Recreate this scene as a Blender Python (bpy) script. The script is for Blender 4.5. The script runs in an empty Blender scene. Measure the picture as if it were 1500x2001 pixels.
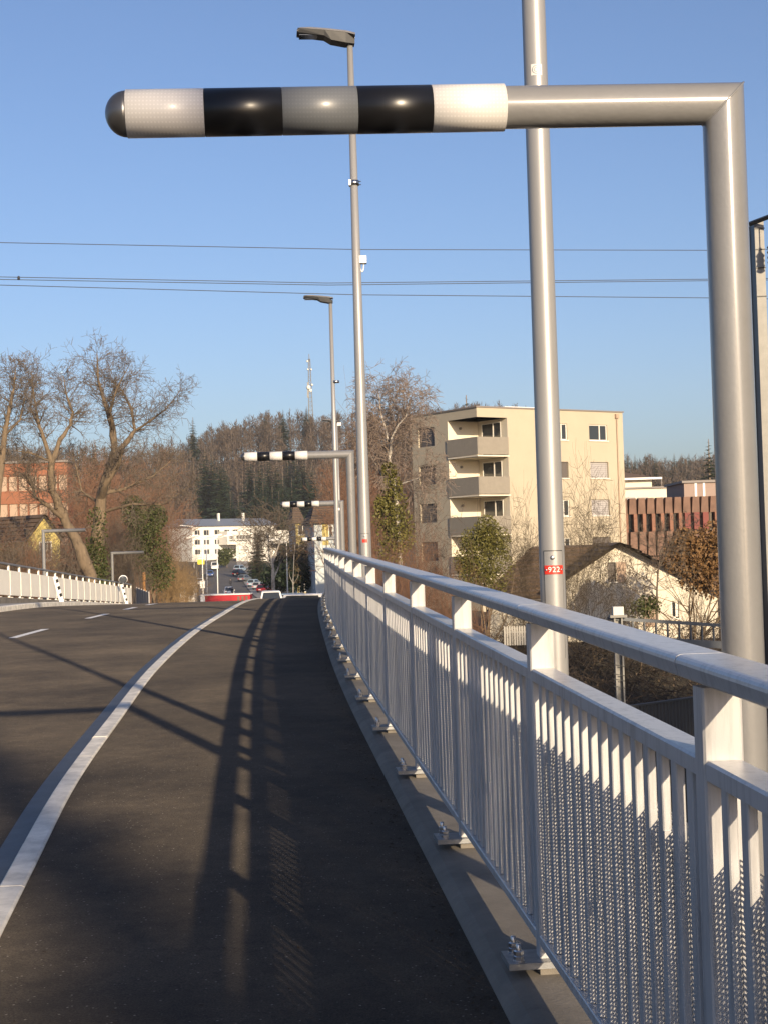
import bpy, bmesh, math, random
from mathutils import Vector, Matrix
R = math.radians
scn = bpy.context.scene
COL = scn.collection
# ------------------------------------------------------------------ camera
F, CX, CY, EYE = 2900.0, 750.0, 1000.5, 1.63
PITCH, ROLL = R(1.42), R(1.75)
cp, sp, cr, sr = math.cos(PITCH), math.sin(PITCH), math.cos(ROLL), math.sin(ROLL)
fwd = Vector((0, cp, sp)); up0 = Vector((0, -sp, cp)); rt0 = Vector((1, 0, 0))
rt = cr*rt0 - sr*up0; up = sr*rt0 + cr*up0
cam = bpy.data.cameras.new('camera'); camo = bpy.data.objects.new('camera', cam); COL.objects.link(camo)
camo.matrix_world = Matrix(((rt.x, up.x, -fwd.x, 0), (rt.y, up.y, -fwd.y, 0), (rt.z, up.z, -fwd.z, EYE), (0, 0, 0, 1)))
cam.sensor_fit = 'VERTICAL'; cam.sensor_height = 36; cam.sensor_width = 27
cam.lens = F/2001*36; cam.clip_end = 5000; cam.clip_start = 0.05
scn.camera = camo
# ------------------------------------------------------------------ sky and sun
SUN_EL, SUN_AZ = R(16.0), R(158.5)          # azimuth clockwise from +Y
w = bpy.data.worlds.new('World'); scn.world = w; w.use_nodes = True
nt = w.node_tree; bg = nt.nodes['Background']
sky = nt.nodes.new('ShaderNodeTexSky'); sky.sky_type = 'NISHITA'; sky.sun_disc = False
sky.sun_elevation = SUN_EL; sky.sun_rotation = SUN_AZ
sky.altitude = 450; sky.air_density = 1.0; sky.dust_density = 2.6; sky.ozone_density = 3.6
tint = nt.nodes.new('ShaderNodeMix'); tint.data_type = 'RGBA'; tint.blend_type = 'MULTIPLY'; tint.inputs[0].default_value = 1
tint.inputs[7].default_value = (1.08, 1.0, 1.05, 1)          # white balance of the phone
nt.links.new(sky.outputs[0], tint.inputs[6]); nt.links.new(tint.outputs[2], bg.inputs[0]); bg.inputs[1].default_value = 0.105
sun = bpy.data.lights.new('sun', 'SUN'); suno = bpy.data.objects.new('sun', sun); COL.objects.link(suno)
sun.energy = 5.0; sun.angle = R(0.53); sun.color = (1.0, 0.80, 0.55)
S = Vector((math.sin(SUN_AZ)*math.cos(SUN_EL), math.cos(SUN_AZ)*math.cos(SUN_EL), math.sin(SUN_EL)))
suno.rotation_euler = S.to_track_quat('Z', 'Y').to_euler()
vs = scn.view_settings; vs.view_transform = 'Standard'; vs.look = 'None'; vs.exposure = 0.5; vs.gamma = 1.0
vs.use_curve_mapping = False
scn.cycles.max_bounces = 6; scn.cycles.transparent_max_bounces = 16; scn.cycles.volume_bounces = 0

# ------------------------------------------------------------------ pixel -> point at distance d
def at(px, py, d):
    a, b = (px-CX)/F, -(py-CY)/F
    v = rt*a + up*b + fwd
    v = v*(d/v.y)
    return Vector((v.x, d, EYE+v.z))
# ------------------------------------------------------------------ helpers
def herm(pts):
    def f(x):
        n = len(pts)
        if x <= pts[0][0]:
            m = (pts[1][1]-pts[0][1])/(pts[1][0]-pts[0][0]); return pts[0][1]+m*(x-pts[0][0])
        if x >= pts[-1][0]:
            m = (pts[-1][1]-pts[-2][1])/(pts[-1][0]-pts[-2][0]); return pts[-1][1]+m*(x-pts[-1][0])
        for i in range(n-1):
            if x <= pts[i+1][0]: break
        def sl(k):
            k0, k1 = max(0, k-1), min(n-1, k+1)
            return (pts[k1][1]-pts[k0][1])/(pts[k1][0]-pts[k0][0])
        h = pts[i+1][0]-pts[i][0]; t = (x-pts[i][0])/h
        return ((2*t**3-3*t*t+1)*pts[i][1]+(t**3-2*t*t+t)*h*sl(i)+(-2*t**3+3*t*t)*pts[i+1][1]+(t**3-t*t)*h*sl(i+1))
    return f
def sstep(t):
    t = max(0., min(1., t)); return t*t*(3-2*t)
rx = herm([(-6, 1.52), (5.3, .55), (9.4, .2), (13.6, -.146), (17.7, -.445), (22, -.714), (26, -.95), (30, -1.17), (35, -1.40), (40, -1.58), (49, -1.90), (75, -2.75), (113, -4.1)])
kx = herm([(-6, -.4), (2, -1.2), (7.17, -1.82), (9.81, -2.14), (13.03, -2.43), (18.1, -2.86), (25.2, -3.27), (31.7, -3.5), (38, -3.72), (49, -4.1), (75, -5.0), (113, -6.3)])
dx = herm([(-6, -5.6), (10, -6.1), (25.8, -6.48), (32, -6.5), (38, -6.52), (49, -6.9), (75, -7.8), (113, -9.3)])
vx = herm([(-6, -9.2), (38, -9.9), (54, -10.4), (94, -12.0), (113, -12.8)])
lx = herm([(-6, -11.2), (30, -12.6), (54, -13.7), (94, -15.9), (113, -17)])
zprof = herm([(113, -2.6), (140, -4.3), (175, -5.6), (225, -6.0), (275, -5.7), (340, -4.1), (400, -1.8), (500, 4.2), (560, 11), (650, 33), (720, 47), (800, 56), (1000, 60), (1300, 60)])
def zr(d):
    if d < 36: return .40-.40*((36-d)/36)**2
    if d < 50: return .40-.0015*(d-36)**2
    if d < 113: return .106-.042*(d-50)
    return zprof(d)
sx = herm([(95, -8.0), (113, -8.6), (175, -17), (225, -23.5), (275, -30), (340, -38), (400, -45), (480, -52), (560, -58)])

class MB:
    def __init__(s): s.v = []; s.f = []; s.sm = []; s.uv = None
    def face(s, idx, sm=False): s.f.append(tuple(idx)); s.sm.append(sm)
    def add(s, pts, faces, sm=False):
        o = len(s.v); s.v.extend([tuple(p) for p in pts])
        for f in faces: s.f.append(tuple(i+o for i in f)); s.sm.append(sm)
    def quad(s, a, b, c, d, sm=False): s.add((a, b, c, d), ((0, 1, 2, 3),), sm)
    def tri(s, a, b, c): s.add((a, b, c), ((0, 1, 2),))
    def box(s, lo, hi):
        x0, y0, z0 = lo; x1, y1, z1 = hi
        s.add([(x0,y0,z0),(x1,y0,z0),(x1,y1,z0),(x0,y1,z0),(x0,y0,z1),(x1,y0,z1),(x1,y1,z1),(x0,y1,z1)],
              [(0,3,2,1),(4,5,6,7),(0,1,5,4),(1,2,6,5),(2,3,7,6),(3,0,4,7)])
    def obox(s, c, ux, uy, uz, hx, hy, hz):
        c = Vector(c); P = []
        for k in (-1, 1):
            for i, j in ((-1,-1),(1,-1),(1,1),(-1,1)):
                P.append(c+ux*(i*hx)+uy*(j*hy)+uz*(k*hz))
        s.add(P, [(0,3,2,1),(4,5,6,7),(0,1,5,4),(1,2,6,5),(2,3,7,6),(3,0,4,7)])
    def tube(s, pts, rad, n=8, caps=True, sm=True):
        pts = [Vector(p) for p in pts]
        if not isinstance(rad, (list, tuple)): rad = [rad]*len(pts)
        o = len(s.v); m = len(pts); prev = None
        for i, p in enumerate(pts):
            t = (pts[min(i+1, m-1)]-pts[max(i-1, 0)])
            if t.length < 1e-9: t = Vector((0, 0, 1))
            t.normalize()
            if prev is None:
                a = Vector((1, 0, 0)) if abs(t.x) < .8 else Vector((0, 1, 0))
                e1 = (a-t*a.dot(t)).normalized()
            else:
                e1 = prev-t*prev.dot(t)
                e1 = e1.normalized() if e1.length > 1e-6 else t.orthogonal().normalized()
            prev = e1; e2 = t.cross(e1)
            for k in range(n):
                th = 2*math.pi*k/n
                s.v.append(tuple(p+(e1*math.cos(th)+e2*math.sin(th))*rad[i]))
        for i in range(m-1):
            for k in range(n):
                k2 = (k+1) % n
                s.face((o+i*n+k, o+i*n+k2, o+(i+1)*n+k2, o+(i+1)*n+k), sm)
        if caps:
            s.face([o+k for k in range(n)][::-1]); s.face([o+(m-1)*n+k for k in range(n)])
    def sweep(s, prof, frames, caps=True, sm=False):
        """prof: (a,b) outline; frames: (origin, ea, eb)"""
        o = len(s.v); n = len(prof)
        for (p, ea, eb) in frames:
            for (a, b) in prof: s.v.append(tuple(Vector(p)+ea*a+eb*b))
        for i in range(len(frames)-1):
            for k in range(n):
                k2 = (k+1) % n
                s.face((o+i*n+k, o+i*n+k2, o+(i+1)*n+k2, o+(i+1)*n+k), sm)
        if caps:
            s.face([o+k for k in range(n)][::-1]); m = len(frames)-1
            s.face([o+m*n+k for k in range(n)])
    def lathe(s, c, prof, n=16, ax=None, sm=True):
        c = Vector(c); ax = Vector(ax or (0, 0, 1)).normalized(); e1 = ax.orthogonal().normalized(); e2 = ax.cross(e1)
        o = len(s.v)
        for (r, h) in prof:
            for k in range(n):
                th = 2*math.pi*k/n; s.v.append(tuple(c+ax*h+(e1*math.cos(th)+e2*math.sin(th))*r))
        for i in range(len(prof)-1):
            for k in range(n):
                k2 = (k+1) % n; s.face((o+i*n+k, o+i*n+k2, o+(i+1)*n+k2, o+(i+1)*n+k), sm)
        s.face([o+k for k in range(n)][::-1]); s.face([o+(len(prof)-1)*n+k for k in range(n)])
    def mesh(s, name, mat, off=None):
        me = bpy.data.meshes.new(name)
        v = s.v if off is None else [(x-off[0], y-off[1], z-off[2]) for x, y, z in s.v]
        me.from_pydata(v, [], s.f)
        me.polygons.foreach_set('use_smooth', s.sm)
        if mat: me.materials.append(mat)
        me.update()
        return me
    def build(s, name, mat, parent=None, off='auto'):
        if off == 'auto':
            o = Vector((0, 0, 0)); p = parent
            while p is not None: o = o+p.location; p = p.parent
            off = o if parent is not None else None
        me = s.mesh(name, mat, off)
        ob = bpy.data.objects.new(name, me); COL.objects.link(ob)
        if parent is not None: ob.parent = parent
        return ob
def tag(o, label=None, cat=None, group=None, kind=None):
    if label: o['label'] = label
    if cat: o['category'] = cat
    if group: o['group'] = group
    if kind: o['kind'] = kind
    return o
def thing(name, label, cat, loc=(0, 0, 0), group=None, rz=0):
    o = bpy.data.objects.new(name, None); COL.objects.link(o); o.empty_display_size = .2
    o.location = loc; o.rotation_euler = (0, 0, rz)
    return tag(o, label, cat, group)
def copy_tree(o, parent=None):
    c = o.copy(); COL.objects.link(c); c.parent = parent
    for ch in [x for x in bpy.data.objects if x.parent == o]: copy_tree(ch, c)
    return c
def inst(name, me, parent, loc=(0, 0, 0), rz=0, sc=None, world=False):
    ob = bpy.data.objects.new(name, me); COL.objects.link(ob)
    if parent is not None:
        ob.parent = parent
        if world:
            o = Vector((0, 0, 0)); p = parent
            while p is not None: o = o+p.location; p = p.parent
            loc = Vector(loc)-o
    ob.location = loc; ob.rotation_euler = (0, 0, rz)
    if sc: ob.scale = sc
    return ob

# ------------------------------------------------------------------ materials
MATS = {}
def mat(name, col, rough=.6, metal=0., spec=.5, var=0., vscale=5., col2=None, bump=0., bscale=40., coat=0., coatr=.1, coord='pos', detail=6., stretch=None):
    m = bpy.data.materials.new(name); m.use_nodes = True; MATS[name] = m
    t = m.node_tree; L = t.links.new; b = t.nodes['Principled BSDF']
    b.inputs['Base Color'].default_value = (*col, 1); b.inputs['Roughness'].default_value = rough
    b.inputs['Metallic'].default_value = metal; b.inputs['Specular IOR Level'].default_value = spec
    b.inputs['Coat Weight'].default_value = coat; b.inputs['Coat Roughness'].default_value = coatr
    if coord == 'pos':
        g = t.nodes.new('ShaderNodeNewGeometry'); vec = g.outputs['Position']
    else:
        g = t.nodes.new('ShaderNodeTexCoord'); vec = g.outputs['Object']
    if stretch:
        mp = t.nodes.new('ShaderNodeMapping'); mp.inputs['Scale'].default_value = stretch; L(vec, mp.inputs[0]); vec = mp.outputs[0]
    if var or col2:
        n = t.nodes.new('ShaderNodeTexNoise'); n.inputs['Scale'].default_value = vscale; n.inputs['Detail'].default_value = detail; n.inputs['Roughness'].default_value = .65
        L(vec, n.inputs['Vector'])
        rp = t.nodes.new('ShaderNodeValToRGB'); rp.color_ramp.elements[0].position = .3; rp.color_ramp.elements[1].position = .7
        c2 = col2 if col2 else tuple(c*(1-var) for c in col)
        c1 = col if col2 else tuple(min(1, c*(1+var*.6)) for c in col)
        rp.color_ramp.elements[0].color = (*c2, 1); rp.color_ramp.elements[1].color = (*c1, 1)
        L(n.outputs['Fac'], rp.inputs[0]); L(rp.outputs[0], b.inputs['Base Color'])
    if bump:
        n2 = t.nodes.new('ShaderNodeTexNoise'); n2.inputs['Scale'].default_value = bscale; n2.inputs['Detail'].default_value = 5
        L(vec, n2.inputs['Vector']); bp = t.nodes.new('ShaderNodeBump'); bp.inputs['Strength'].default_value = bump; bp.inputs['Distance'].default_value = .01
        L(n2.outputs['Fac'], bp.inputs['Height']); L(bp.outputs[0], b.inputs['Normal'])
    return m
def asphalt(name, base, tint):
    m = mat(name, base, rough=.9, spec=.2); t = m.node_tree; L = t.links.new; b = t.nodes['Principled BSDF']
    if 'Diffuse Roughness' in b.inputs: b.inputs['Diffuse Roughness'].default_value = 1.0
    g = t.nodes.new('ShaderNodeNewGeometry')
    def noise(sc, de, ro=.6):
        n = t.nodes.new('ShaderNodeTexNoise'); n.inputs['Scale'].default_value = sc; n.inputs['Detail'].default_value = de; n.inputs['Roughness'].default_value = ro
        L(g.outputs['Position'], n.inputs['Vector']); return n.outputs['Fac']
    def ramp(fac, p0, c0, p1, c1):
        r = t.nodes.new('ShaderNodeValToRGB'); e = r.color_ramp.elements
        e[0].position = p0; e[0].color = (*c0, 1); e[1].position = p1; e[1].color = (*c1, 1); L(fac, r.inputs[0]); return r.outputs[0]
    def mul(a, bb, f=1.):
        x = t.nodes.new('ShaderNodeMix'); x.data_type = 'RGBA'; x.blend_type = 'MULTIPLY'; x.inputs[0].default_value = f
        L(a, x.inputs[6]); L(bb, x.inputs[7]); return x.outputs[2]
    c = ramp(noise(.45, 5), .3, tuple(v*.68 for v in base), .72, tuple(v*1.28 for v in tint))
    c = mul(c, ramp(noise(120, 3, .7), .32, (.55, .55, .55), .68, (1.45, 1.42, 1.38)))
    c = mul(c, ramp(noise(9, 6, .7), .3, (.8, .8, .8), .7, (1.15, 1.13, 1.1)))
    c = mul(c, ramp(noise(1.7, 7, .72), .28, (.62, .63, .66), .62, (1.1, 1.1, 1.08)))
    vo = t.nodes.new('ShaderNodeTexVoronoi'); vo.inputs['Scale'].default_value = 75; L(g.outputs['Position'], vo.inputs['Vector'])
    sp_ = t.nodes.new('ShaderNodeSeparateColor'); L(vo.outputs['Color'], sp_.inputs[0])
    st = ramp(sp_.outputs[0], .955, (0, 0, 0), .98, (1, 1, 1))
    near = ramp(vo.outputs['Distance'], .25, (1, 1, 1), .4, (0, 0, 0))
    fm = t.nodes.new('ShaderNodeMath'); fm.operation = 'MULTIPLY'; L(st, fm.inputs[0]); L(near, fm.inputs[1])
    x = t.nodes.new('ShaderNodeMix'); x.data_type = 'RGBA'; L(fm.outputs[0], x.inputs[0]); L(c, x.inputs[6]); x.inputs[7].default_value = (.17, .155, .14, 1)
    L(x.outputs[2], b.inputs['Base Color'])
    bp = t.nodes.new('ShaderNodeBump'); bp.inputs['Strength'].default_value = .8; bp.inputs['Distance'].default_value = .006
    L(noise(110, 4, .7), bp.inputs['Height']); L(bp.outputs[0], b.inputs['Normal'])
    return m
def glass(name, col=(.03, .035, .04), rough=.08): return mat(name, col, rough=rough, spec=.8)
M_path = asphalt('asphalt_path', (.043, .038, .0335), (.055, .047, .038))
M_road = asphalt('asphalt_road', (.047, .041, .036), (.060, .051, .041))
M_street = mat('asphalt_street', (.11, .098, .085), .85, var=.25, vscale=.3)
M_conc = mat('concrete', (.175, .158, .134), .85, var=.38, vscale=2.6, bump=.25, bscale=60)
M_conc_d = mat('concrete_weathered', (.30, .28, .25), .9, var=.3, vscale=1.5, bump=.3, bscale=30)
M_kerb = mat('granite_kerb', (.72, .68, .60), .75, var=.34, vscale=5, bump=.2, bscale=120)
M_gut = mat('gutter_stone', (.055, .062, .078), .55, spec=.4, var=.3, vscale=7, bump=.25, bscale=70)
M_white_mark = mat('road_paint', (.78, .76, .72), .6, var=.12, vscale=25)
M_rail = mat('railing_paint', (.48, .483, .49), .38, metal=.0, spec=.5, var=.10, vscale=7, bump=.04, bscale=300, coat=.25, coatr=.25)
def grime(m, c, k=.62):
    t = m.node_tree; L = t.links.new; b = t.nodes['Principled BSDF']; g = t.nodes.new('ShaderNodeNewGeometry'); mp = t.nodes.new('ShaderNodeMapping'); mp.inputs['Scale'].default_value = (28, 28, 2.2); L(g.outputs['Position'], mp.inputs[0])
    n = t.nodes.new('ShaderNodeTexNoise'); n.inputs['Scale'].default_value = 1.; n.inputs['Detail'].default_value = 7; n.inputs['Roughness'].default_value = .7; L(mp.outputs[0], n.inputs['Vector'])
    r = t.nodes.new('ShaderNodeValToRGB'); e = r.color_ramp.elements; e[0].position = .30; e[0].color = (*(v*k for v in c), 1); e[1].position = .52; e[1].color = (*c, 1); L(n.outputs['Fac'], r.inputs[0]); L(r.outputs[0], b.inputs['Base Color'])
grime(M_rail, (.49, .493, .50))
M_bolt = mat('zinc_bolt', (.55, .55, .56), .28, metal=1.)
M_plate = mat('zinc_plate', (.26, .27, .28), .5, metal=.5, var=.25, vscale=30)
M_pole = mat('lamp_pole_aluminium', (.30, .30, .30), .40, metal=.25, var=.07, vscale=12, stretch=(1, 1, .15))
M_tube = mat('portal_tube_paint', (.182, .183, .184), .55, metal=.0, spec=.4, var=.06, vscale=9, bump=.12, bscale=60, coat=1.0, coatr=.15)
M_black = mat('black_film', (.008, .008, .009), .32, spec=.5)
M_cap = mat('dark_cap', (.16, .16, .165), .35, metal=.8)
def film(name, c):
    m = mat(name, c, .42, spec=.5, coat=.3, coatr=.2, coord='obj'); t = m.node_tree; L = t.links.new; b = t.nodes['Principled BSDF']
    g = t.nodes.new('ShaderNodeNewGeometry'); sp_ = t.nodes.new('ShaderNodeSeparateXYZ'); L(g.outputs['Position'], sp_.inputs[0])
    def mt(op, a, bb=None):
        n = t.nodes.new('ShaderNodeMath'); n.operation = op
        for i, vv in enumerate((a, bb)):
            if vv is None: continue
            if isinstance(vv, (int, float)): n.inputs[i].default_value = vv
            else: L(vv, n.inputs[i])
        return n.outputs[0]
    # honeycomb film print: staggered rows of cells, coarser at some rows
    fx = mt('SINE', mt('MULTIPLY', sp_.outputs[0], 6.2832/.0115)); fz = mt('SINE', mt('MULTIPLY', sp_.outputs[2], 6.2832/.013))
    k = mt('MULTIPLY', mt('GREATER_THAN', fx, .1), mt('GREATER_THAN', fz, .35))
    rp = t.nodes.new('ShaderNodeMix'); rp.data_type = 'RGBA'; L(k, rp.inputs[0])
    rp.inputs[6].default_value = (*(v*.93 for v in c), 1); rp.inputs[7].default_value = (*(min(1, v*1.06) for v in c), 1)
    L(rp.outputs[2], b.inputs['Base Color'])
    return m
M_film = film('white_reflective_film', (.64, .625, .61)); M_film_unlit = film('white_film_unlit', (.115, .125, .14))  # greyer copy of the white film, its missing reflection put into the colour
M_red = mat('red_plate', (.55, .035, .02), .4); M_whitep = mat('white_paint', (.8, .79, .76), .5)
M_lamp = mat('lamp_head', (.42, .40, .38), .4, metal=.5); M_dark = mat('dark_plastic', (.018, .02, .024), .45)
M_sticker = mat('sticker_white', (.62, .62, .6), .5)
M_litter = mat('litter', (.035, .027, .02), .95)
M_fence = mat('weathered_white', (.36, .34, .30), .8)
M_wire = mat('cable', (.03, .03, .033), .5)
M_mastc = mat('catenary_mast_galvanised', (.24, .235, .22), .6, metal=.25, var=.15, vscale=4)
M_leftpanel = mat('left_parapet_white', (.88, .84, .74), .6, var=.06, vscale=1.2)
M_leftrail = mat('left_handrail_grey', (.22, .23, .25), .4, metal=.3)
M_perf = mat('perforated_sheet', (.46, .455, .45), .4)
M_bark = mat('bark', (.17, .125, .08), .9, var=.35, vscale=6, stretch=(1, 1, .3))
M_twig_d = mat('twigs_dark', (.095, .072, .046), .9, var=.3, vscale=3)
M_twig = mat('twigs', (.13, .102, .076), .9, var=.25, vscale=3)
M_twig_r = mat('twigs_reddish', (.18, .095, .055), .9, var=.3, vscale=2)
M_twig_t = mat('twigs_tan', (.27, .18, .085), .9, var=.3, vscale=2)
M_twig_b = mat('birch_twigs', (.22, .17, .135), .9, var=.25, vscale=3)
M_birch = mat('birch_bark', (.58, .54, .48), .8, col2=(.20, .17, .14), vscale=3)
def leafmat(name, c, c2, rough=.6):
    m = mat(name, c, rough, spec=.3, col2=c2, vscale=2.2); b = m.node_tree.nodes['Principled BSDF']
    return m
M_ivy = leafmat('ivy_leaves', (.075, .085, .022), (.035, .045, .014))
M_olive = leafmat('olive_leaves', (.16, .142, .034), (.07, .07, .018))
M_brownleaf = leafmat('dry_beech_leaves', (.23, .135, .055), (.13, .07, .03))
M_needle = leafmat('spruce_needles', (.030, .047, .022), (.016, .028, .015))
M_forest = mat('forest_twigs', (.105, .075, .052), .95, col2=(.066, .050, .038), vscale=.06)
M_ftrunk = mat('forest_trunk', (.22, .17, .13), .9, var=.3, vscale=.2)
M_ground = mat('ground', (.075, .058, .036), .95, col2=(.05, .042, .025), vscale=.15)
M_cream = mat('render_cream', (.43, .378, .285), .9, var=.05, vscale=.8, bump=.15, bscale=30)
M_parap = mat('balcony_panel', (.25, .225, .185), .85, var=.08, vscale=3)
M_white = mat('render_white', (.68, .62, .50), .9, var=.06, vscale=.7)
M_offwhite = mat('render_offwhite', (.68, .66, .60), .9, var=.05, vscale=.5)
M_blind = mat('blind_brown', (.115, .10, .09), .6); M_blindg = mat('blind_grey', (.36, .34, .33), .6)
M_frame = mat('window_frame', (.72, .69, .62), .5)
M_glass = glass('window_glass'); M_roofm = mat('roof_edge', (.20, .175, .16), .6)
M_tile = mat('roof_tiles', (.14, .095, .062), .85, var=.3, vscale=5)
M_terra = mat('terracotta_precast', (.20, .122, .09), .9, var=.25, vscale=1.2); M_terra2 = mat('terracotta_fin', (.25, .125, .083), .9, var=.15, vscale=2)
M_pink = mat('pink_panel', (.30, .225, .19), .85, var=.08, vscale=1); M_redbox = mat('red_panel', (.19, .055, .045), .8)
M_brick = mat('brick_red', (.27, .11, .06), .9, var=.15, vscale=1.5); M_pinkwall = mat('window_band_beige', (.40, .29, .21), .8)
M_yellow = mat('render_yellow', (.50, .41, .15), .9, var=.05, vscale=.8); M_shadewall = mat('render_shaded', (.55, .60, .60), .9)  # bluish wall tone has the shade on the terraced houses painted in
M_brownb = mat('bramble', (.05, .036, .026), .95, var=.4, vscale=1.5)
M_corr = mat('corrugated_dark', (.045, .045, .045), .6)
M_steel = mat('gantry_steel', (.12, .13, .14), .5, metal=.4)
M_wood = mat('orange_wood', (.45, .22, .07), .8)
M_tyre = mat('tyre', (.015, .015, .016), .8); M_rim = mat('rim', (.5, .5, .5), .35, metal=.8)
M_tail = mat('tail_lamp', (.45, .02, .02), .3); M_head = mat('head_lamp', (.7, .7, .68), .2)
PAINT = {k: mat('car_'+k, c, .28, coat=.6, coatr=.05, spec=.5) for k, c in dict(white=(.75, .74, .72), silver=(.42, .44, .46), red=(.33, .02, .025), black=(.012, .012, .014), blue=(.03, .08, .26), grey=(.13, .14, .15), lightblue=(.32, .42, .50)).items()}
M_yel = mat('yellow_paint', (.75, .60, .05), .5); M_jacket = mat('dark_jacket', (.02, .022, .03), .9); M_skin = mat('skin', (.5, .33, .25), .6)
# ================================================================== SETTING
def hn(x, y):
    return math.sin(x*.021+1.3)*math.cos(y*.017+.4)+.5*math.sin(x*.053+y*.041)+.25*math.sin(x*.13-y*.11)
def gz(X, Y):
    s = zr(max(Y, -40))
    rb = -6.5 if Y < 48 else (-6.5+3.2*sstep((Y-48)/24) if Y < 72 else -3.3)
    lb = -3.2+1.0*sstep((Y-30)/25)
    side = lb+(rb-lb)*sstep((X+19)/9)
    if Y > 110: side = side+(s-.3-side)*sstep((Y-110)/90)
    c = sx(max(Y, 95)) if Y > 95 else .5*(lx(Y)+rx(Y))
    wv = 1-sstep((abs(X-c)-9)/8); tt = sstep((Y-84)/10)
    g = side+(s-.25-side)*wv*tt
    if Y < 96 and abs(X-.5*(lx(Y)+rx(Y))) < 12: g = min(g, s-1.4)
    if Y > 430:
        t = X/Y; k = 1-.58*sstep((t-.09)/.06)-.26*sstep((-t-.07)/.09)
        base = 4.; a = sstep((Y-430)/120)
        g = g if g < base else base+(g-base)*(1+(k-1)*a)
        g += hn(X, Y)*1.8*a
    return g
def terrain():
    b = MB(); xs = []; x = -420
    while x <= 420: xs.append(x); x += 4 if abs(x) < 60 else 14
    ys = []; y = -110
    while y <= 1080: ys.append(y); y += 4 if y < 240 else 12
    n = len(xs)
    for y in ys:
        for x in xs: b.v.append((x, y, gz(x, y)))
    for j in range(len(ys)-1):
        for i in range(n-1): b.face((j*n+i, j*n+i+1, (j+1)*n+i+1, (j+1)*n+i), True)
    tag(b.build('ground', M_ground), kind='structure')
terrain()
def rng_d(a, c, st):
    r = []; d = a
    while d < c-1e-6: r.append(d); d += st
    r.append(c); return r
def ribbon(name, mtl, ds, xa, xb, zo, parent=None, cols=1):
    b = MB()
    for d in ds:
        for k in range(cols+1):
            t = k/cols; X = xa(d)*(1-t)+xb(d)*t
            b.v.append((X, d, zr(d)+zo))
    m = cols+1
    for i in range(len(ds)-1):
        for k in range(cols): b.face((i*m+k, i*m+k+1, (i+1)*m+k+1, (i+1)*m+k), True)
    return b.build(name, mtl, parent)
DS = rng_d(-40, 60, .5)+rng_d(62, 112, 2)
KW = .125                                    # kerb width
LEDGE = .225
path = tag(ribbon('cycle_path', M_path, DS, lambda d: kx(d)+KW*.5, lambda d: rx(d)-LEDGE+.02, -.050), kind='structure')
road = tag(ribbon('road', M_road, DS, lambda d: vx(d), lambda d: kx(d)-KW*.5-.125, -.085), kind='structure')
gut = tag(ribbon('gutter', M_gut, DS, lambda d: kx(d)-KW*.5-.13, lambda d: kx(d)-KW*.5+.01, -.078), kind='structure')
rnd = random.Random(4)
# kerb stones, one piece each
kerb = bpy.data.objects.new('kerb', None); COL.objects.link(kerb); tag(kerb, kind='structure')
d = -3.
while d < 62:
    L = 1.0 if d < 40 else 2.0; j = .0015; dz = rnd.uniform(-.003, .003)
    b = MB(); e = .012
    prof = [(-KW/2, -.12), (KW/2, -.12), (KW/2, -.040-e*.3), (KW/2-e, -.036), (-KW/2+e, -.036), (-KW/2, -.036-e)]
    fr = []
    for q in (d+j, d+L*.5, d+L-j):
        p = Vector((kx(q), q, zr(q)+dz)); fr.append((p, Vector((1, 0, 0)), Vector((0, 0, 1))))
    b.sweep(prof, fr); b.build('kerb_stone', M_kerb, kerb)
    d += L
# white centre-line dashes
for (a, c) in ((-8, -5), (4, 6.6), (14.8, 17.4), (25.7, 28.3), (32.3, 34.5), (37.0, 38.7), (41, 43), (46, 48)):
    ribbon('lane_marking', M_white_mark, rng_d(a, c, .5), lambda d: dx(d)-.075, lambda d: dx(d)+.075, -.081, road)
# left footway with kerb
tag(ribbon('footway', M_conc_d, [q for q in DS if q < 97], lambda d: lx(d)-.4, lambda d: vx(d)-.2, .045), kind='structure')
b = MB(); fr = [(Vector((vx(q)-.1, q, zr(q))), Vector((1, 0, 0)), Vector((0, 0, 1))) for q in DS]
b.sweep([(-.11, -.2), (.1, -.2), (.1, .03), (.085, .05), (-.11, .05)], fr); tag(b.build('footway_kerb', M_kerb), kind='structure')
# bridge slab below everything, right edge beam with rounded foot
b = MB(); fr = []
DB = rng_d(-40, 94, 1.)
for q in DB: fr.append((Vector((0, q, zr(q))), Vector((1, 0, 0)), Vector((0, 0, 1))))
n = 8
for (p, _, _) in fr:
    q = p.y; xl, xr = lx(q)-.5, rx(q)+.30
    for (X, Z) in ((xl, -.16), (xr-.02, -.16), (xr-.02, -.5), (xr-2.5, -.9), (xl+2.5, -.9), (xl, -.5)): b.v.append((X, q, p.z+Z))
n = 6
for i in range(len(fr)-1):
    for k in range(n): k2 = (k+1) % n; b.face((i*n+k, i*n+k2, (i+1)*n+k2, (i+1)*n+k))
tag(b.build('bridge_deck', M_conc_d), kind='structure')
b = MB(); fr = [(Vector((rx(q), q, zr(q))), Vector((1, 0, 0)), Vector((0, 0, 1))) for q in DS if q < 96]
b.sweep([(-LEDGE, -.15), (.32, -.15), (.32, -.01), (.30, .0), (-LEDGE+.10, 0), (-LEDGE+.06, -.006), (-LEDGE+.03, -.022), (-LEDGE+.008, -.046)], fr, sm=False)
tag(b.build('edge_beam', M_conc), kind='structure')
b = MB(); fr = [(Vector((rx(q)+.355, q, zr(q)-.35)), Vector((1, 0, 0)), Vector((0, 0, 1))) for q in DB]
b.sweep([(-.03, -.3), (.25, -.3), (.25, .22), (-.03, .22)], fr); tag(b.build('bridge_side_beam', M_conc_d), kind='structure')
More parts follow.
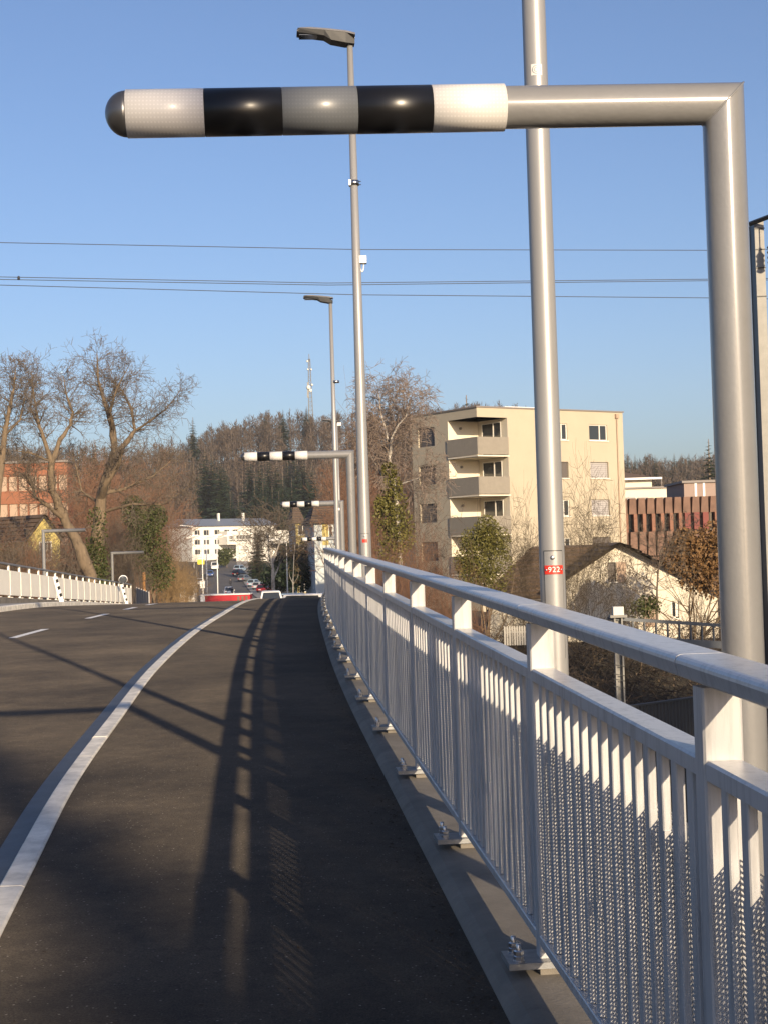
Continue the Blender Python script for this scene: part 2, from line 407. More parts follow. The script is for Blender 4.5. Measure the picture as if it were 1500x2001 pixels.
# far street
DF = rng_d(95, 300, 5)+rng_d(310, 520, 10)
tag(ribbon('street', M_street, DF, lambda d: sx(d)-4.6, lambda d: sx(d)+5.0, -.06, cols=2), kind='structure')
tag(ribbon('pavement', M_conc_d, DF, lambda d: sx(d)+5.0, lambda d: sx(d)+8.2, .05, cols=1), kind='structure')

# ================================================================== RIGHT RAILING
POST0, SP = -4.93, 2.055
rail = thing('bridge_railing', 'light grey metal bridge railing with bars running along the cycle path', 'railing', (rx(3), 3, zr(3)))
PN = [POST0+SP*i for i in range(int((92-POST0)/SP))]
def hd(d):
    t = Vector((rx(d+.5)-rx(d-.5), 1, 0)).normalized(); return t
UP = Vector((0, 0, 1))
# shared meshes, local: x across (right = outside), y along, z up
def cham(hx, hy, e):
    return [(-hx+e, -hy), (hx-e, -hy), (hx, -hy+e), (hx, hy-e), (hx-e, hy), (-hx+e, hy), (-hx, hy-e), (-hx, -hy+e)]
def vprism(prof, z0, z1):
    b = MB(); b.sweep(prof, [(Vector((0, 0, z0)), Vector((1, 0, 0)), Vector((0, 1, 0))), (Vector((0, 0, z1)), Vector((1, 0, 0)), Vector((0, 1, 0)))]); return b
me_post = vprism(cham(.045, .036, .005), .05, 1.235).mesh('post', M_rail)
bp = MB(); bp.box((-.165, -.09, .028), (.075, .09, .050)); me_plate = bp.mesh('base_plate', M_plate)
bg_ = MB(); bg_.box((-.05, -.06, -.005), (.055, .06, .028)); me_grout = bg_.mesh('grout_pad', M_conc)
bb = MB(); bb.lathe((0, 0, 0), [(.021, .0), (.021, .004)], 12, sm=False); bb.lathe((0, 0, 0), [(.017, .004), (.018, .006), (.018, .018), (.016, .020)], 6, sm=False)
bb.lathe((0, 0, 0), [(.017, .022), (.018, .024), (.018, .036), (.015, .039)], 6, sm=False); bb.lathe((0, 0, 0), [(.010, .0), (.010, .058), (.007, .062)], 10); me_bolt = bb.mesh('anchor_bolt', M_bolt)
ZB0, ZB1 = .135, 1.035
me_bar = vprism(cham(.011, .0225, .003), ZB0, ZB1).mesh('bar', M_rail)
me_clip = MB(); me_clip.box((-.018, -.03, -.022), (.018, .03, .022)); me_clip = me_clip.mesh('clip', M_rail)
def sheet_mesh(Ln, z0, z1, pu, pv, th):
    b = MB(); nu, nv = int(Ln/pu), int((z1-z0)/pv); pu, pv = Ln/nu, (z1-z0)/nv
    for j in range(nv):
        for i in range(nu):
            sk = .22*pu*(1 if j % 2 else -1); o = len(b.v); y0, zz = i*pu, z0+j*pv
            q = [(y0, zz), (y0+pu, zz), (y0+pu, zz+pv), (y0, zz+pv)]
            c = (y0+pu*.5, zz+pv*.5); hw, hh = pu*rnd.uniform(.24, .32), pv*rnd.uniform(.20, .29)
            h = [(c[0]-hw-sk*.5, c[1]-hh), (c[0]+hw-sk*.5, c[1]-hh), (c[0]+hw+sk*.5, c[1]+hh), (c[0]-hw+sk*.5, c[1]+hh)]
            for x in (0, th):
                b.v.extend([(x, a, e) for a, e in q]); b.v.extend([(x, a, e) for a, e in h])
            for k in range(4):
                k2 = (k+1) % 4
                b.face((o+k, o+4+k, o+4+k2, o+k2)); b.face((o+8+k, o+8+k2, o+12+k2, o+12+k)); b.face((o+4+k, o+12+k, o+12+k2, o+4+k2))
    return b.mesh('perforated_sheet', M_perf)
me_sheet = sheet_mesh(SP-.10, .13, .87, .031, .0125, .002)
def vis(d): return 1.0 < d < 40
hp = []                                   # handrail outline
for (cx_, cz_, a0, r_) in ((.047, .020, -90, .012), (.047, .042, 0, .018), (-.047, .042, 90, .018), (-.047, .020, 180, .012)):
    for k in range(5):
        th = R(a0+90*k/4); hp.append((cx_+r_*math.cos(th), cz_+r_*math.sin(th)))
farb = MB(); nb = 15
for i, d in enumerate(PN):
    X, Z = rx(d), zr(d); t = hd(d); ang = math.atan2(-t.x, t.y); rtv = Vector((t.y, -t.x, 0))
    po = inst('post', me_post, rail, (X, d, Z), ang, world=True)
    inst('base_plate', me_plate, po); inst('grout_pad', me_grout, po)
    for (bx_, by_) in ((-.125, -.055), (-.125, .055), (.05, -.062), (.05, .062)):
        if d < 30 or bx_ < 0: inst('anchor_bolt', me_bolt, po, (bx_, by_, .05), rnd.uniform(0, 1))
    if i == len(PN)-1: break
    d2 = PN[i+1]; A = Vector((X, d, Z)); B = Vector((rx(d2), d2, zr(d2))); T = (B-A).normalized(); N = Vector((T.y, -T.x, 0)).normalized()
    U = N.cross(T)
    g = .004
    hb = MB(); hb.sweep(hp, [(A+T*(.10+g)+UP*1.238, N, U), (B+T*(.10-g)+UP*1.238, N, U)], sm=False)
    hob = hb.build('handrail', M_rail, rail)
    hj = MB(); hj.sweep([(a*.93, c*.93+.003) for a, c in hp], [(A+T*.07+UP*1.238, N, U), (A+T*.13+UP*1.238, N, U)]); hj.build('joint_sleeve', M_dark, hob)
    pr = [(-.042, 0), (.042, 0), (.042, .036), (.036, .042), (-.036, .042), (-.042, .036)]
    mb_ = MB(); mb_.sweep(pr, [(A+T*.037+UP*1.035, N, U), (B-T*.037+UP*1.035, N, U)]); mb_.build('mid_rail', M_rail, rail)
    mb_ = MB(); mb_.sweep([(-.045, 0), (.002, 0), (.002, .030), (-.001, .033), (-.042, .033), (-.045, .030)], [(A+T*.037+UP*.10, N, U), (B-T*.037+UP*.10, N, U)]); mb_.build('bottom_rail', M_rail, rail)
    for k in range(nb):
        q = (k+1)/(nb+1); P = A.lerp(B, q)-N*.022
        if vis(d): inst('bar', me_bar, rail, P, ang, world=True)
        else:
            farb.obox(P+UP*.585, N, T, UP, .011, .0225, .45)
    if d < 40:                             # perforated sheet behind the bars
        so = inst('perforated_sheet', me_sheet, rail, A+T*.05+N*.012, ang, world=True)
        so.rotation_euler = (math.asin(T.z), 0, ang)
        if 1 < d < 14:
            for (q, zz) in ((1/(nb+1), .17), (3/(nb+1), .82), (9/(nb+1), .45), (14/(nb+1), .80)):
                inst('clip', me_clip, rail, A.lerp(B, q)-N*.014+UP*zz, ang, world=True)
fb = farb.build('far_bars', M_rail, rail); fb['kind'] = 'stuff'

# ================================================================== PORTALS
def portal(name_label, base, d, zarm, Larm, r, segs, zbase, side=-1, group=None, drop=0.0):
    """inverted-L tube; base = post axis at arm height"""
    t = hd(d); a = Vector((t.y, -t.x, 0))*side       # arm direction (towards the road)
    c = Vector((base.x, base.y, zarm)); root = thing('height_gauge_portal', name_label, 'portal', (base.x, base.y, zbase), group)
    n = 32; e1 = a; e2 = UP.cross(a)
    rings = []
    for k in range(n):
        th = 2*math.pi*k/n; q1, q2 = r*math.cos(th), r*math.sin(th)
        rings.append((q1, q2))
    b = MB()
    for (q1, q2) in rings: b.v.append(tuple(Vector((c.x, c.y, zbase))+e1*q1+e2*q2))
    for (q1, q2) in rings: b.v.append(tuple(c+e1*q1+e2*q2-UP*q1))
    for k in range(n): k2 = (k+1) % n; b.face((k, k2, n+k2, n+k), True)
    b.build('post', M_tube, root)
    ends = Larm; aa = (a-UP*drop).normalized()
    b = MB()
    for (q1, q2) in rings: b.v.append(tuple(c+e1*q1+e2*q2-UP*q1))
    for (q1, q2) in rings: b.v.append(tuple(c+aa*(ends-.0)+e2*q2-UP*q1))
    for k in range(n): k2 = (k+1) % n; b.face((k, n+k, n+k2, k2), True)
    if not segs: b.face([n+k for k in range(n)])
    arm = b.build('arm', M_tube, root)
    wb_ = MB(); pts_ = []
    for k in range(n+1):
        q1, q2 = rings[k % n]; pts_.append(c+(e1*q1+e2*q2-UP*q1)*1.0)
    wb_.tube(pts_, .0035, 5, False); wb_.build('weld_seam', M_tube, arm)
    if segs:
        x = ends
        for i, cc in enumerate(segs[0]):
            w_ = segs[1][i] if isinstance(segs[1], tuple) else segs[1]; x0, x1 = x-w_, x
            rr = r*1.10; s = MB()
            s.lathe(c+aa*x0, [(rr-.004, 0), (rr, .001), (rr, w_-.001), (rr-.004, w_)], 40, aa)
            s.build('sleeve', {'W': M_film, 'B': M_black, 'G': M_film_unlit}[cc], arm)
            x = x0
        s = MB(); pr = [(r*1.06*math.cos(R(k)), r*1.06*math.sin(R(k))*.95) for k in range(0, 91, 10)]
        pr[-1] = (.001, pr[-1][1])
        s.lathe(c+aa*(ends-.002), pr, 32, aa); s.build('end_cap', M_cap, arm)
    s = MB(); s.box((base.x-.16, base.y-.1, zbase), (base.x+.1, base.y+.1, zbase+.02)); s.build('bracket', M_plate, root)
    return root
RT = .0695
p = at(1415, 300, 4.9); pz = at(1410, 203, 4.9).z
Parm = p.copy()
portal('nearest height gauge portal, grey tube with thick white and black striped arm, middle white sleeve toned unlit', p, 4.9, pz, 1.96, RT, ('WBGBW', (.249, .249, .243, .243, .240)), zr(4.9)-.4, drop=.012)
p = at(684, 900, 27.2); portal('second height gauge portal, striped arm above the bend of the railing', p, 27.2, at(680, 887.5, 27.2).z, 1.92, .075, ('WBWBW', .229), zr(27)-.4)
p = at(667, 990, 49); portal('distant striped portal arm showing between two lamp posts', p, 49, at(660, 983, 49).z, 1.93, .085, ('WBWBW', .24), zr(49)-.4)
p = at(668, 1060, 76); portal('farthest small striped portal arm in front of the pale houses', p, 76, at(660, 1052, 76).z, 2.0, .09, ('WBWBW', .24), zr(76)-.4)
p = at(86, 1080, 65); portal('plain grey portal behind the nearer part of the left parapet', p, 65, at(86, 1038, 65).z, 1.84, .075, None, zr(65)-.4, side=1)
p = at(220, 1110, 89); portal('plain grey portal behind the far end of the left parapet', p, 89, at(220, 1081, 89).z, 1.9, .085, None, zr(89)-.4, side=1)

# ================================================================== LAMP POSTS
def text_mesh(name, txt, size, mtl, parent, mw):
    cu = bpy.data.curves.new(name, 'FONT'); cu.body = txt; cu.size = size; cu.align_x = 'CENTER'; cu.align_y = 'CENTER'; cu.extrude = .0006
    to = bpy.data.objects.new(name+'_tmp', cu); COL.objects.link(to); dg = bpy.context.evaluated_depsgraph_get()
    me = bpy.data.meshes.new_from_object(to.evaluated_get(dg)); bpy.data.objects.remove(to)
    me.transform(mw); me.materials.clear(); me.materials.append(mtl)
    ob = bpy.data.objects.new(name, me); COL.objects.link(ob); ob.parent = parent; return ob
def lamp(label, bp_, top_z, r0, r1, plate_z=None, head=True, zb=None, ang=0., details=0, number='922', stk=None, hs=1.):
    root = thing('street_lamp', label, 'street lamp', (bp_.x, bp_.y, zb))
    zs = [zb, zb+1.2, zb+2.5, zb+4, top_z]; h = top_z-zb
    b = MB(); b.tube([(bp_.x, bp_.y, z) for z in zs], [r0+(r1-r0)*(z-zb)/h for z in zs], 28); pole = b.build('pole', M_pole, root)
    b = MB(); b.box((bp_.x-.16, bp_.y-.16, zb), (bp_.x+.16, bp_.y+.16, zb+.03)); b.build('base_plate', M_plate, root)
    C = Vector((bp_.x, bp_.y, 0))
    def curved(name, th0, th1, z0, z1, rr, mtl, par, n=10, rnd_=0):
        b = MB(); r = rr
        for k in range(n+1):
            th = th0+(th1-th0)*k/n
            rz_ = r0+(r1-r0)*((z0+z1)/2-zb)/h+rr
            for z in (z0, z1): b.v.append((C.x+rz_*math.sin(th), C.y-rz_*math.cos(th), z))
        for k in range(n): b.face((2*k, 2*k+2, 2*k+3, 2*k+1), True)
        return b.build(name, mtl, par)
    if plate_z:
        f0 = R(-3)
        door = curved('inspection_door', f0-R(38), f0+R(45), plate_z-.42, plate_z+.088, .0025, M_pole, pole)
        for (za, zb_) in ((plate_z+.088, plate_z+.092),): curved('door_gap', f0-R(39), f0+R(46), za, zb_, .003, M_dark, pole)
        curved('door_gap', f0-R(40.5), f0-R(38.5), plate_z-.42, plate_z+.09, .003, M_dark, pole, 2)
        curved('door_gap', f0+R(45.5), f0+R(47), plate_z-.42, plate_z+.09, .003, M_dark, pole, 2)
        npl = curved('number_plate', f0-R(36 if details else 20), f0+R(44 if details else 24), plate_z-.021, plate_z+.021, .006, M_red, pole)
        rr = r0+(r1-r0)*(plate_z-zb)/h
        b = MB(); b.lathe((C.x+rr*math.sin(f0), C.y-rr*math.cos(f0), plate_z+.058), [(.010, 0), (.010, .008), (.004, .008)], 12, (math.sin(f0), -math.cos(f0), 0)); b.build('lock', M_bolt, door)
        if details:
            for q, ch in zip((-13, 4, 21), number):
                th = f0+R(q); nn = Vector((math.sin(th), -math.cos(th), 0)); tt = Vector((math.cos(th), math.sin(th), 0))
                pp = C+nn*(rr+.0068)-Vector((bp_.x, bp_.y, zb)); pp.z = plate_z-zb
                mw = Matrix(((tt.x, 0, nn.x, pp.x), (tt.y, 0, nn.y, pp.y), (0, 1, 0, pp.z), (0, 0, 0, 1)))
                text_mesh('digit', ch, .036, M_whitep, npl, mw)
            for q in (-28, 37):
                th = f0+R(q); nn = Vector((math.sin(th), -math.cos(th), 0))
                b = MB(); b.lathe(C+nn*(rr+.006)+UP*plate_z, [(.005, 0), (.005, .002), (.002, .003)], 10, nn); b.build('rivet', M_bolt, npl)
    if stk:
        f1 = R(-2); hw = .026
        rr = r0+(r1-r0)*(stk-zb)/h
        st = curved('sticker', f1-R(27), f1+R(27), stk-.027, stk+.027, .001, M_sticker, pole)
        nn = Vector((math.sin(f1), -math.cos(f1), 0)); tt = Vector((math.cos(f1), math.sin(f1), 0)); cc = C+nn*rr+UP*stk
        b = MB()
        def onp(u, v):
            th = f1+u/rr; return Vector((C.x+(rr+.002)*math.sin(th), C.y-(rr+.002)*math.cos(th), stk+v))
        for (ra, rb_) in ((.018, .021), (.009, .0115)):
            for k in range(20):
                if ra < .01 and k < 5: continue
                t0, t1 = 2*math.pi*k/20, 2*math.pi*(k+1)/20
                b.quad(onp(ra*math.cos(t0), ra*math.sin(t0)), onp(rb_*math.cos(t0), rb_*math.sin(t0)), onp(rb_*math.cos(t1), rb_*math.sin(t1)), onp(ra*math.cos(t1), ra*math.sin(t1)))
        b.quad(onp(-.021, -.002), onp(.009, -.002), onp(.009, .002), onp(-.021, .002))
        b.build('emblem', M_leftrail, st)
    if head:
        a = Vector((-math.cos(ang), -math.sin(ang), 0)); e2 = Vector((a.y, -a.x, 0)); s_ = hs
        T = Vector((bp_.x, bp_.y, top_z))
        # side profile along arm (x forward, z)
        upc = [(-.06, .05), (-.07, .12), (.05, .135), (.30, .155), (.52, .165), (.66, .155), (.70, .125)]
        lo = [(.70, .085), (.40, .06), (.34, .055), (.26, .0), (.06, -.03), (-.05, -.025)]
        tilt = R(2)
        def P(x, z, w_): return T+(a*x+e2*w_+UP*(z+x*math.tan(tilt)))*s_
        b = MB(); hw = .13
        top = []; n = len(upc)
        for (x, z) in upc:
            ww = hw*(1 if x < .5 else .95) if x > 0 else .09
            b.v.extend([tuple(P(x, z-.035, -ww)), tuple(P(x, z, -ww*.75)), tuple(P(x, z, ww*.75)), tuple(P(x, z-.035, ww))])
        for i in range(n-1):
            for k in range(3): b.face((i*4+k, i*4+k+1, (i+1)*4+k+1, (i+1)*4+k), True)
        b.face((0, 1, 2, 3)); b.face(((n-1)*4+3, (n-1)*4+2, (n-1)*4+1, (n-1)*4))
        hd_ = b.build('lamp_head', M_lamp, root)
        b = MB(); low = [(-.06, .012, -.028), (.06, .098, -.03), (.25, .11, 0.0), (.34, .115, .052), (.69, .125, .085)]; m = len(low)
        for (x, zt, zl) in low:
            ww = .085 if x < 0 else hw*.97
            b.v.extend([tuple(P(x, zl, -ww*.86)), tuple(P(x, zt+.012, -ww)), tuple(P(x, zt+.012, ww)), tuple(P(x, zl, ww*.86))])
        for i in range(m-1):
            for k in range(4): b.face((i*4+k, i*4+(k+1) % 4, (i+1)*4+(k+1) % 4, (i+1)*4+k))
        b.face((0, 1, 2, 3)); b.face(((m-1)*4+3, (m-1)*4+2, (m-1)*4+1, (m-1)*4))
        b.build('housing', M_dark, hd_)
        b = MB(); b.obox(P(.52, .064, 0), a, e2, UP, .15*s_, .09*s_, .006*s_); b.build('led_panel', M_glass, hd_)
    return root
d1 = 7.1; p = at(1078, 1113, d1)
lamp('thick silver lamp post close by, with red number plate 922', p, 9.2, .064, .048, p.z, True, zr(d1)-.35, R(5), 1, '922', at(1049, 143, d1).z)
d2 = 18.2; p = at(713, 1057, d2); lz = at(684, 84, d2)
l2 = lamp('tall slim lamp post in mid view whose head stands above the striped arm', p, lz.z, .086, .036, p.z, True, zr(d2)-.35, R(5), 0, hs=.93)
d3 = 38.5; p = at(659.5, 1050, d3); lz = at(655.5, 590, d3)
l3 = lamp('far lamp post rising beside the second striped portal', p, lz.z, .078, .045, None, True, zr(d3)-.35, R(4), 0)
d4 = 62; p = at(664, 1050, d4); lz = at(668, 826, d4)
l4 = lamp('farthest bridge lamp post, mostly hidden behind a nearer pole', p, lz.z, .09, .05, None, True, zr(d4)-.35, R(4), 0, hs=.85)
def bracket_box(lampo, c, hw, hh, loop=False):
    b = MB(); b.obox(c, Vector((1, 0, 0)), Vector((0, 1, 0)), UP, hw, .05, hh); o = b.build('junction_box', M_whitep, lampo)
    if loop:
        b = MB(); pts = [c+Vector((-hw*.3+hw*.5*math.cos(R(t)), 0, -hh-.10*abs(math.sin(R(t))))) for t in range(0, 181, 20)]; b.tube(pts, .008, 6, False); b.build('cable_loop', M_whitep, o)
bracket_box(l2, at(709, 508, d2), .045, .045, True); bracket_box(l2, at(684, 358, d2), .014, .035)
b = MB(); c = at(692, 358, d2); b.lathe(c-UP*.03, [(.062, 0), (.062, .06)], 20); b.build('clamp_band', M_bolt, l2)
b = MB(); c = at(692, 358, d2)
for dz in (-.02, .02): b.tube([c+Vector((.05, 0, dz)), c+Vector((.085, 0, dz))], .006, 6)
b.build('clamp_screw', M_dark, l2)
bracket_box(l3, at(663, 829, d3), .05, .04); bracket_box(l3, at(661, 995, d3), .04, .03)
b = MB(); c = at(656.5, 746, d3); b.lathe(c-UP*.03, [(.09, 0), (.09, .06)], 16); b.build('clamp_band', M_bolt, l3)
# ================================================================== LEFT PARAPET
PL = [46+2.0*i for i in range(24)]
lp = thing('parapet_railing', 'sunlit white panelled parapet with grey handrail on the far left side', 'railing', (lx(54), 54, zr(54)))
b = MB(); b.box((-.035, -.05, 0), (.035, .05, 1.22)); me_lp = b.mesh('post', M_leftpanel)
b = MB(); b.box((-.10, -.09, -.0), (.14, .09, .03)); me_lf = b.mesh('base_plate', M_leftpanel)
for i, d in enumerate(PL):
    A = Vector((lx(d), d, zr(d)+.32)); t = Vector((lx(d+1)-lx(d), 1, 0)).normalized(); ang = math.atan2(-t.x, t.y)
    po = inst('post', me_lp, lp, A, ang, world=True); inst('base_plate', me_lf, po)
    if i == len(PL)-1: break
    d2 = PL[i+1]; B = Vector((lx(d2), d2, zr(d2)+.32)); T = (B-A).normalized(); N = Vector((T.y, -T.x, 0)).normalized(); U = N.cross(T)
    b = MB(); b.sweep([(-.02, .10), (.02, .10), (.02, 1.0), (-.02, 1.0)], [(A+T*.06+N*.03, N, UP), (B-T*.03+N*.03, N, UP)]); b.build('panel', M_leftpanel, lp)
    b = MB(); b.sweep([(-.06, 1.2), (.06, 1.2), (.06, 1.245), (.045, 1.26), (-.045, 1.26), (-.06, 1.245)], [(A+T*.01, N, UP), (B-T*.002, N, UP)]); b.build('handrail', M_leftrail, lp)
b = MB(); b.sweep([(-.3, -.3), (.3, -.3), (.3, .30), (.28, .32), (-.3, .32)], [(Vector((lx(q), q, zr(q))), Vector((1, 0, 0)), UP) for q in rng_d(-20, 94, 2)]); tag(b.build('parapet_plinth', M_conc), kind='structure')
# striped marker boards
def marker(label, p0, tilt, h, wd, n, yaw):
    root = thing('marker_board', label, 'marker post', p0)
    ax = Vector((math.sin(tilt), 0, math.cos(tilt))); e = Vector((math.cos(yaw), math.sin(yaw), 0)); nn = ax.cross(e).normalized()
    b = MB(); b.obox(p0+ax*(h/2), e, nn, ax, wd/2, .02, h/2); b.build('board', M_whitep, root)
    for k in range(n):
        z = h*(.22+.56*k/max(1, n-1)); b = MB()
        q = [p0+ax*(z-.03)-e*wd*.1, p0+ax*(z-.0)+e*wd/2, p0+ax*(z+.11)+e*wd/2, p0+ax*(z+.08)-e*wd*.1]
        for s_ in (-1,):
            P = [v-nn*.023*s_ for v in q]; b.quad(*P)
            P = [v+nn*.023*s_ for v in q]; b.quad(*P)
        b.build('black_stripe', M_black, root)
p = at(121, 1171, 47); p.z = zr(47)+.05
marker('leaning white marker board with black stripes before the left parapet', p, R(-13), .82, .14, 3, R(0))
p = at(249, 1172, 66); p.z = zr(66)+.05
marker('small striped marker board near the far end of the left parapet', p, R(-14), .95, .13, 3, R(0))
# round mirror behind the parapet
p = at(241, 1132, 84); root = thing('traffic_mirror', 'round mirror standing behind the end of the left parapet', 'mirror', (p.x, p.y, zr(84)))
b = MB(); b.tube([(p.x, p.y, zr(84)-.3), (p.x, p.y, p.z)], .04, 10); b.build('pole', M_pole, root)
b = MB(); b.lathe(p, [(.25, 0), (.25, .03), (.215, .05), (.1, .055)], 28, (.3, -1, -.3)); b.build('rim', M_whitep, root)
b = MB(); b.lathe(p+Vector((.015, -.07, -.02)), [(.22, 0), (.16, .015), (.08, .02)], 28, (.3, -1, -.3)); b.build('mirror_glass', mat('mirror', (.3, .33, .36), .1, metal=.9), root)
# low wall, fence and timber post after the parapet
def fence(label, A, B, h, n, mtl, name='fence', cat='fence'):
    root = thing(name, label, cat, A); T = (B-A); L = T.length; T = T.normalized(); N = Vector((T.y, -T.x, 0)).normalized()
    for k in range(n+1):
        P = A+T*(L*k/n); bb_ = MB(); bb_.obox(P+UP*h/2, T, N, UP, .03, .03, h/2); bb_.build('post', mtl, root)
    for zz in (.3*h, .95*h):
        bb_ = MB(); bb_.obox((A+B)/2+UP*zz, T, N, Vector((0, 0, 1)), L/2, .02, .03); bb_.build('rail', mtl, root)
    for k in range(n):
        P = A+T*(L*(k+.5)/n); bb_ = MB(); bb_.obox(P+UP*h*.6, T, N, UP, L/n*.44, .008, h*.33); bb_.build('infill', mtl, root)
A = at(268, 1170, 97); B = at(292, 1178, 93); A.z = zr(97)-.2; B.z = zr(93)-.6
fence('short grey metal fence beyond the end of the left parapet', A, B, 1.7, 5, M_blindg)
p = at(282, 1150, 104); root = thing('timber_post', 'orange brown timber post beside the fence past the left parapet', 'post', (p.x, p.y, zr(104)-.5))
b = MB(); b.tube([(p.x, p.y, zr(104)-.6), (p.x+.02, p.y, at(282, 1118, 104).z)], [.13, .11], 10); b.build('shaft', M_wood, root)
b = MB(); b.lathe((p.x+.02, p.y, at(282, 1118, 104).z-.02), [(.12, 0), (.12, .03), (.02, .09)], 10); b.build('cap', M_bark, root)

# ================================================================== WIRES AND RAILWAY MASTS
def wire(label, pts, r=.014):
    b = MB(); V = [at(*q) for q in pts]
    # extend past the frame on both sides, with sag between points
    a0 = V[0]+(V[0]-V[1]).normalized()*30; a1 = V[-1]+(V[-1]-V[-2]).normalized()*30
    P = [a0]+V+[a1]; out = []
    for i in range(len(P)-1):
        for k in range(8): out.append(P[i].lerp(P[i+1], k/8))
    out.append(P[-1]); b.tube(out, r, 5)
    return tag(b.build('overhead_wire', M_wire), label, 'wire', 'railway overhead wires')
wire('highest of the overhead wires crossing the blue sky', [(0, 474, 55), (700, 487.5, 57), (1380, 489, 59), (1500, 487, 60)])
wire('upper strand of the middle pair of overhead wires', [(0, 541, 55), (640, 553, 57), (1380, 545.5, 59), (1500, 544, 60)])
wire('lower strand of the middle pair of overhead wires', [(0, 546, 56), (640, 557, 58), (1380, 548.5, 60), (1500, 547, 61)])
wire('lowest of the overhead wires crossing the blue sky', [(0, 557, 55), (700, 576, 57), (1380, 582, 59), (1500, 584, 60)])
b = MB(); c = at(37, 543, 55.5); b.lathe(c-UP*.07, [(.05, 0), (.05, .1), (.03, .14)], 8); tag(b.build('wire_clamp', M_wire), 'small dark clamp joining the middle pair of overhead wires', 'clamp')
# concrete/steel H mast right behind the portal
dm = 26.; pt = at(1476, 432, dm); pb = at(1500, 1250, dm)
root = thing('catenary_mast', 'tall pale railway mast standing behind the nearest portal post', 'mast', (pt.x+.02, dm, -6.4))
xm = at(1475, 500, dm).x; hz = (pt.z+6.4)/2; cz = (pt.z-6.4)/2
b = MB(); b.box((xm, dm, -6.4), (xm+.165, dm+.02, pt.z)); b.build('front_flange', M_mastc, root)
b = MB(); b.box((xm, dm+.43, -6.4), (xm+.165, dm+.45, pt.z)); b.build('rear_flange', M_mastc, root)
b = MB(); b.box((xm+.02, dm+.02, -6.4), (xm+.04, dm+.43, pt.z)); b.build('web', M_dark, root)  # dark colour stands for the shade inside the mast profile
b = MB(); c0 = at(1463, 438, dm); c1 = at(1500, 424, dm-.3); c2 = c1+(c1-c0)*1.5; b.tube([c0, c2], .045, 4, sm=False); arm = b.build('top_bracket', M_dark, root)
b = MB(); c = c1.lerp(c2, .0)+Vector((.03, 0, -.05)); b.tube([c, c-UP*.35], .012, 6); b.lathe(c-UP*.78, [(.03, 0), (.075, .03), (.05, .08), (.075, .12), (.05, .17), (.075, .21), (.05, .26), (.075, .30), (.03, .36), (.02, .45)], 12); b.build('insulator', M_terra, root)
for yy in (445, 486, 522, 578):
    b = MB(); c = at(1486, yy, dm-.05); b.box((xm-.01, dm-.02, c.z-.008), (xm+.175, dm-.005, c.z+.008)); b.build('band', M_dark, root)
# lower railway gantry
dg = 46.; top = at(1205, 1186, dg); root = thing('railway_gantry', 'grey steel railway gantry with short mast and ladder-like beam below the bridge', 'gantry', (top.x, dg, gz(top.x, dg)))
b = MB()
for s_ in (-1, 1): b.obox((top.x+s_*.11, dg, (top.z-6.6)/2), Vector((1, 0, 0)), Vector((0, 1, 0)), UP, .025, .12, (top.z+6.5)/2)
b.obox((top.x, dg+.06, (top.z-6.6)/2), Vector((1, 0, 0)), Vector((0, 1, 0)), UP, .085, .01, (top.z+6.5)/2)
b.build('mast', M_mastc, root)
for yy in (1300, 1318, 1328, 1342, 1372):
    c = at(1208, yy, dg); b = MB(); b.obox((c.x, dg-.13, c.z), Vector((.97, 0, -.2)).normalized(), Vector((0, 1, 0)), UP, .17, .006, .012); b.build('strap', M_dark, root)
b = MB(); c = at(1206, 1193, dg); b.box((c.x-.16, dg-.15, c.z-.16), (c.x+.16, dg+.15, c.z+.12)); b.build('cap_box', M_offwhite, root)
b = MB(); c = at(1206, 1204, dg); b.box((c.x-.26, dg-.2, c.z-.04), (c.x+.26, dg+.2, c.z+.04)); b.build('cap_flange', M_mastc, root)
A = at(1200, 1209, dg); B = at(1500, 1228, dg+1.5); T = (B-A).normalized(); N = Vector((T.y, -T.x, 0)).normalized(); L = (B-A).length+6
for dz, hh, nm in ((0, .05, 'top_chord'), (-.62, .11, 'bottom_chord')):
    for off in (0, .5):
        b = MB(); b.obox(A+T*L/2+UP*dz-N*off, T, N, UP, L/2, .05, hh); b.build(nm, M_steel, root)
k = 0
while k*.40 < L-.2:
    b = MB(); b.obox(A+T*(k*.40+.2)-UP*.31, T, N, UP, .022, .03, .30); b.build('rung', M_steel, root); k += 1
# corrugated barrier along the tracks
A = at(1192, 1392, 47); B = at(1375, 1357, 50); T = Vector(((B-A).x, (B-A).y, 0)); L = T.length+4; T.normalize(); N = Vector((T.y, -T.x, 0))
cw = thing('noise_barrier', 'dark corrugated barrier beside the railway seen under the handrail', 'barrier', (A.x, A.y, -6.5))
zt = (A.z+B.z)/2; n = int(L/.17)
for k in range(n):
    P = A+T*(k*.17); b = MB(); z0, z1 = -6.6, zt
    pr = [(0, 0), (.04, -.05), (.11, -.05), (.15, 0), (.17, 0)]
    for (a, q) in pr: b.v.extend([tuple(Vector((P.x, P.y, z0))+T*a+N*(-q)), tuple(Vector((P.x, P.y, z1))+T*a+N*(-q))])
    for j in range(4): b.face((2*j, 2*j+2, 2*j+3, 2*j+1))
    for j in range(4): pass
    b.build('corrugation', M_corr, cw)
b = MB(); b.obox(Vector((A.x, A.y, zt+.03))+T*L/2, T, N, UP, L/2, .09, .03); b.build('cap_rail', M_corr, cw)

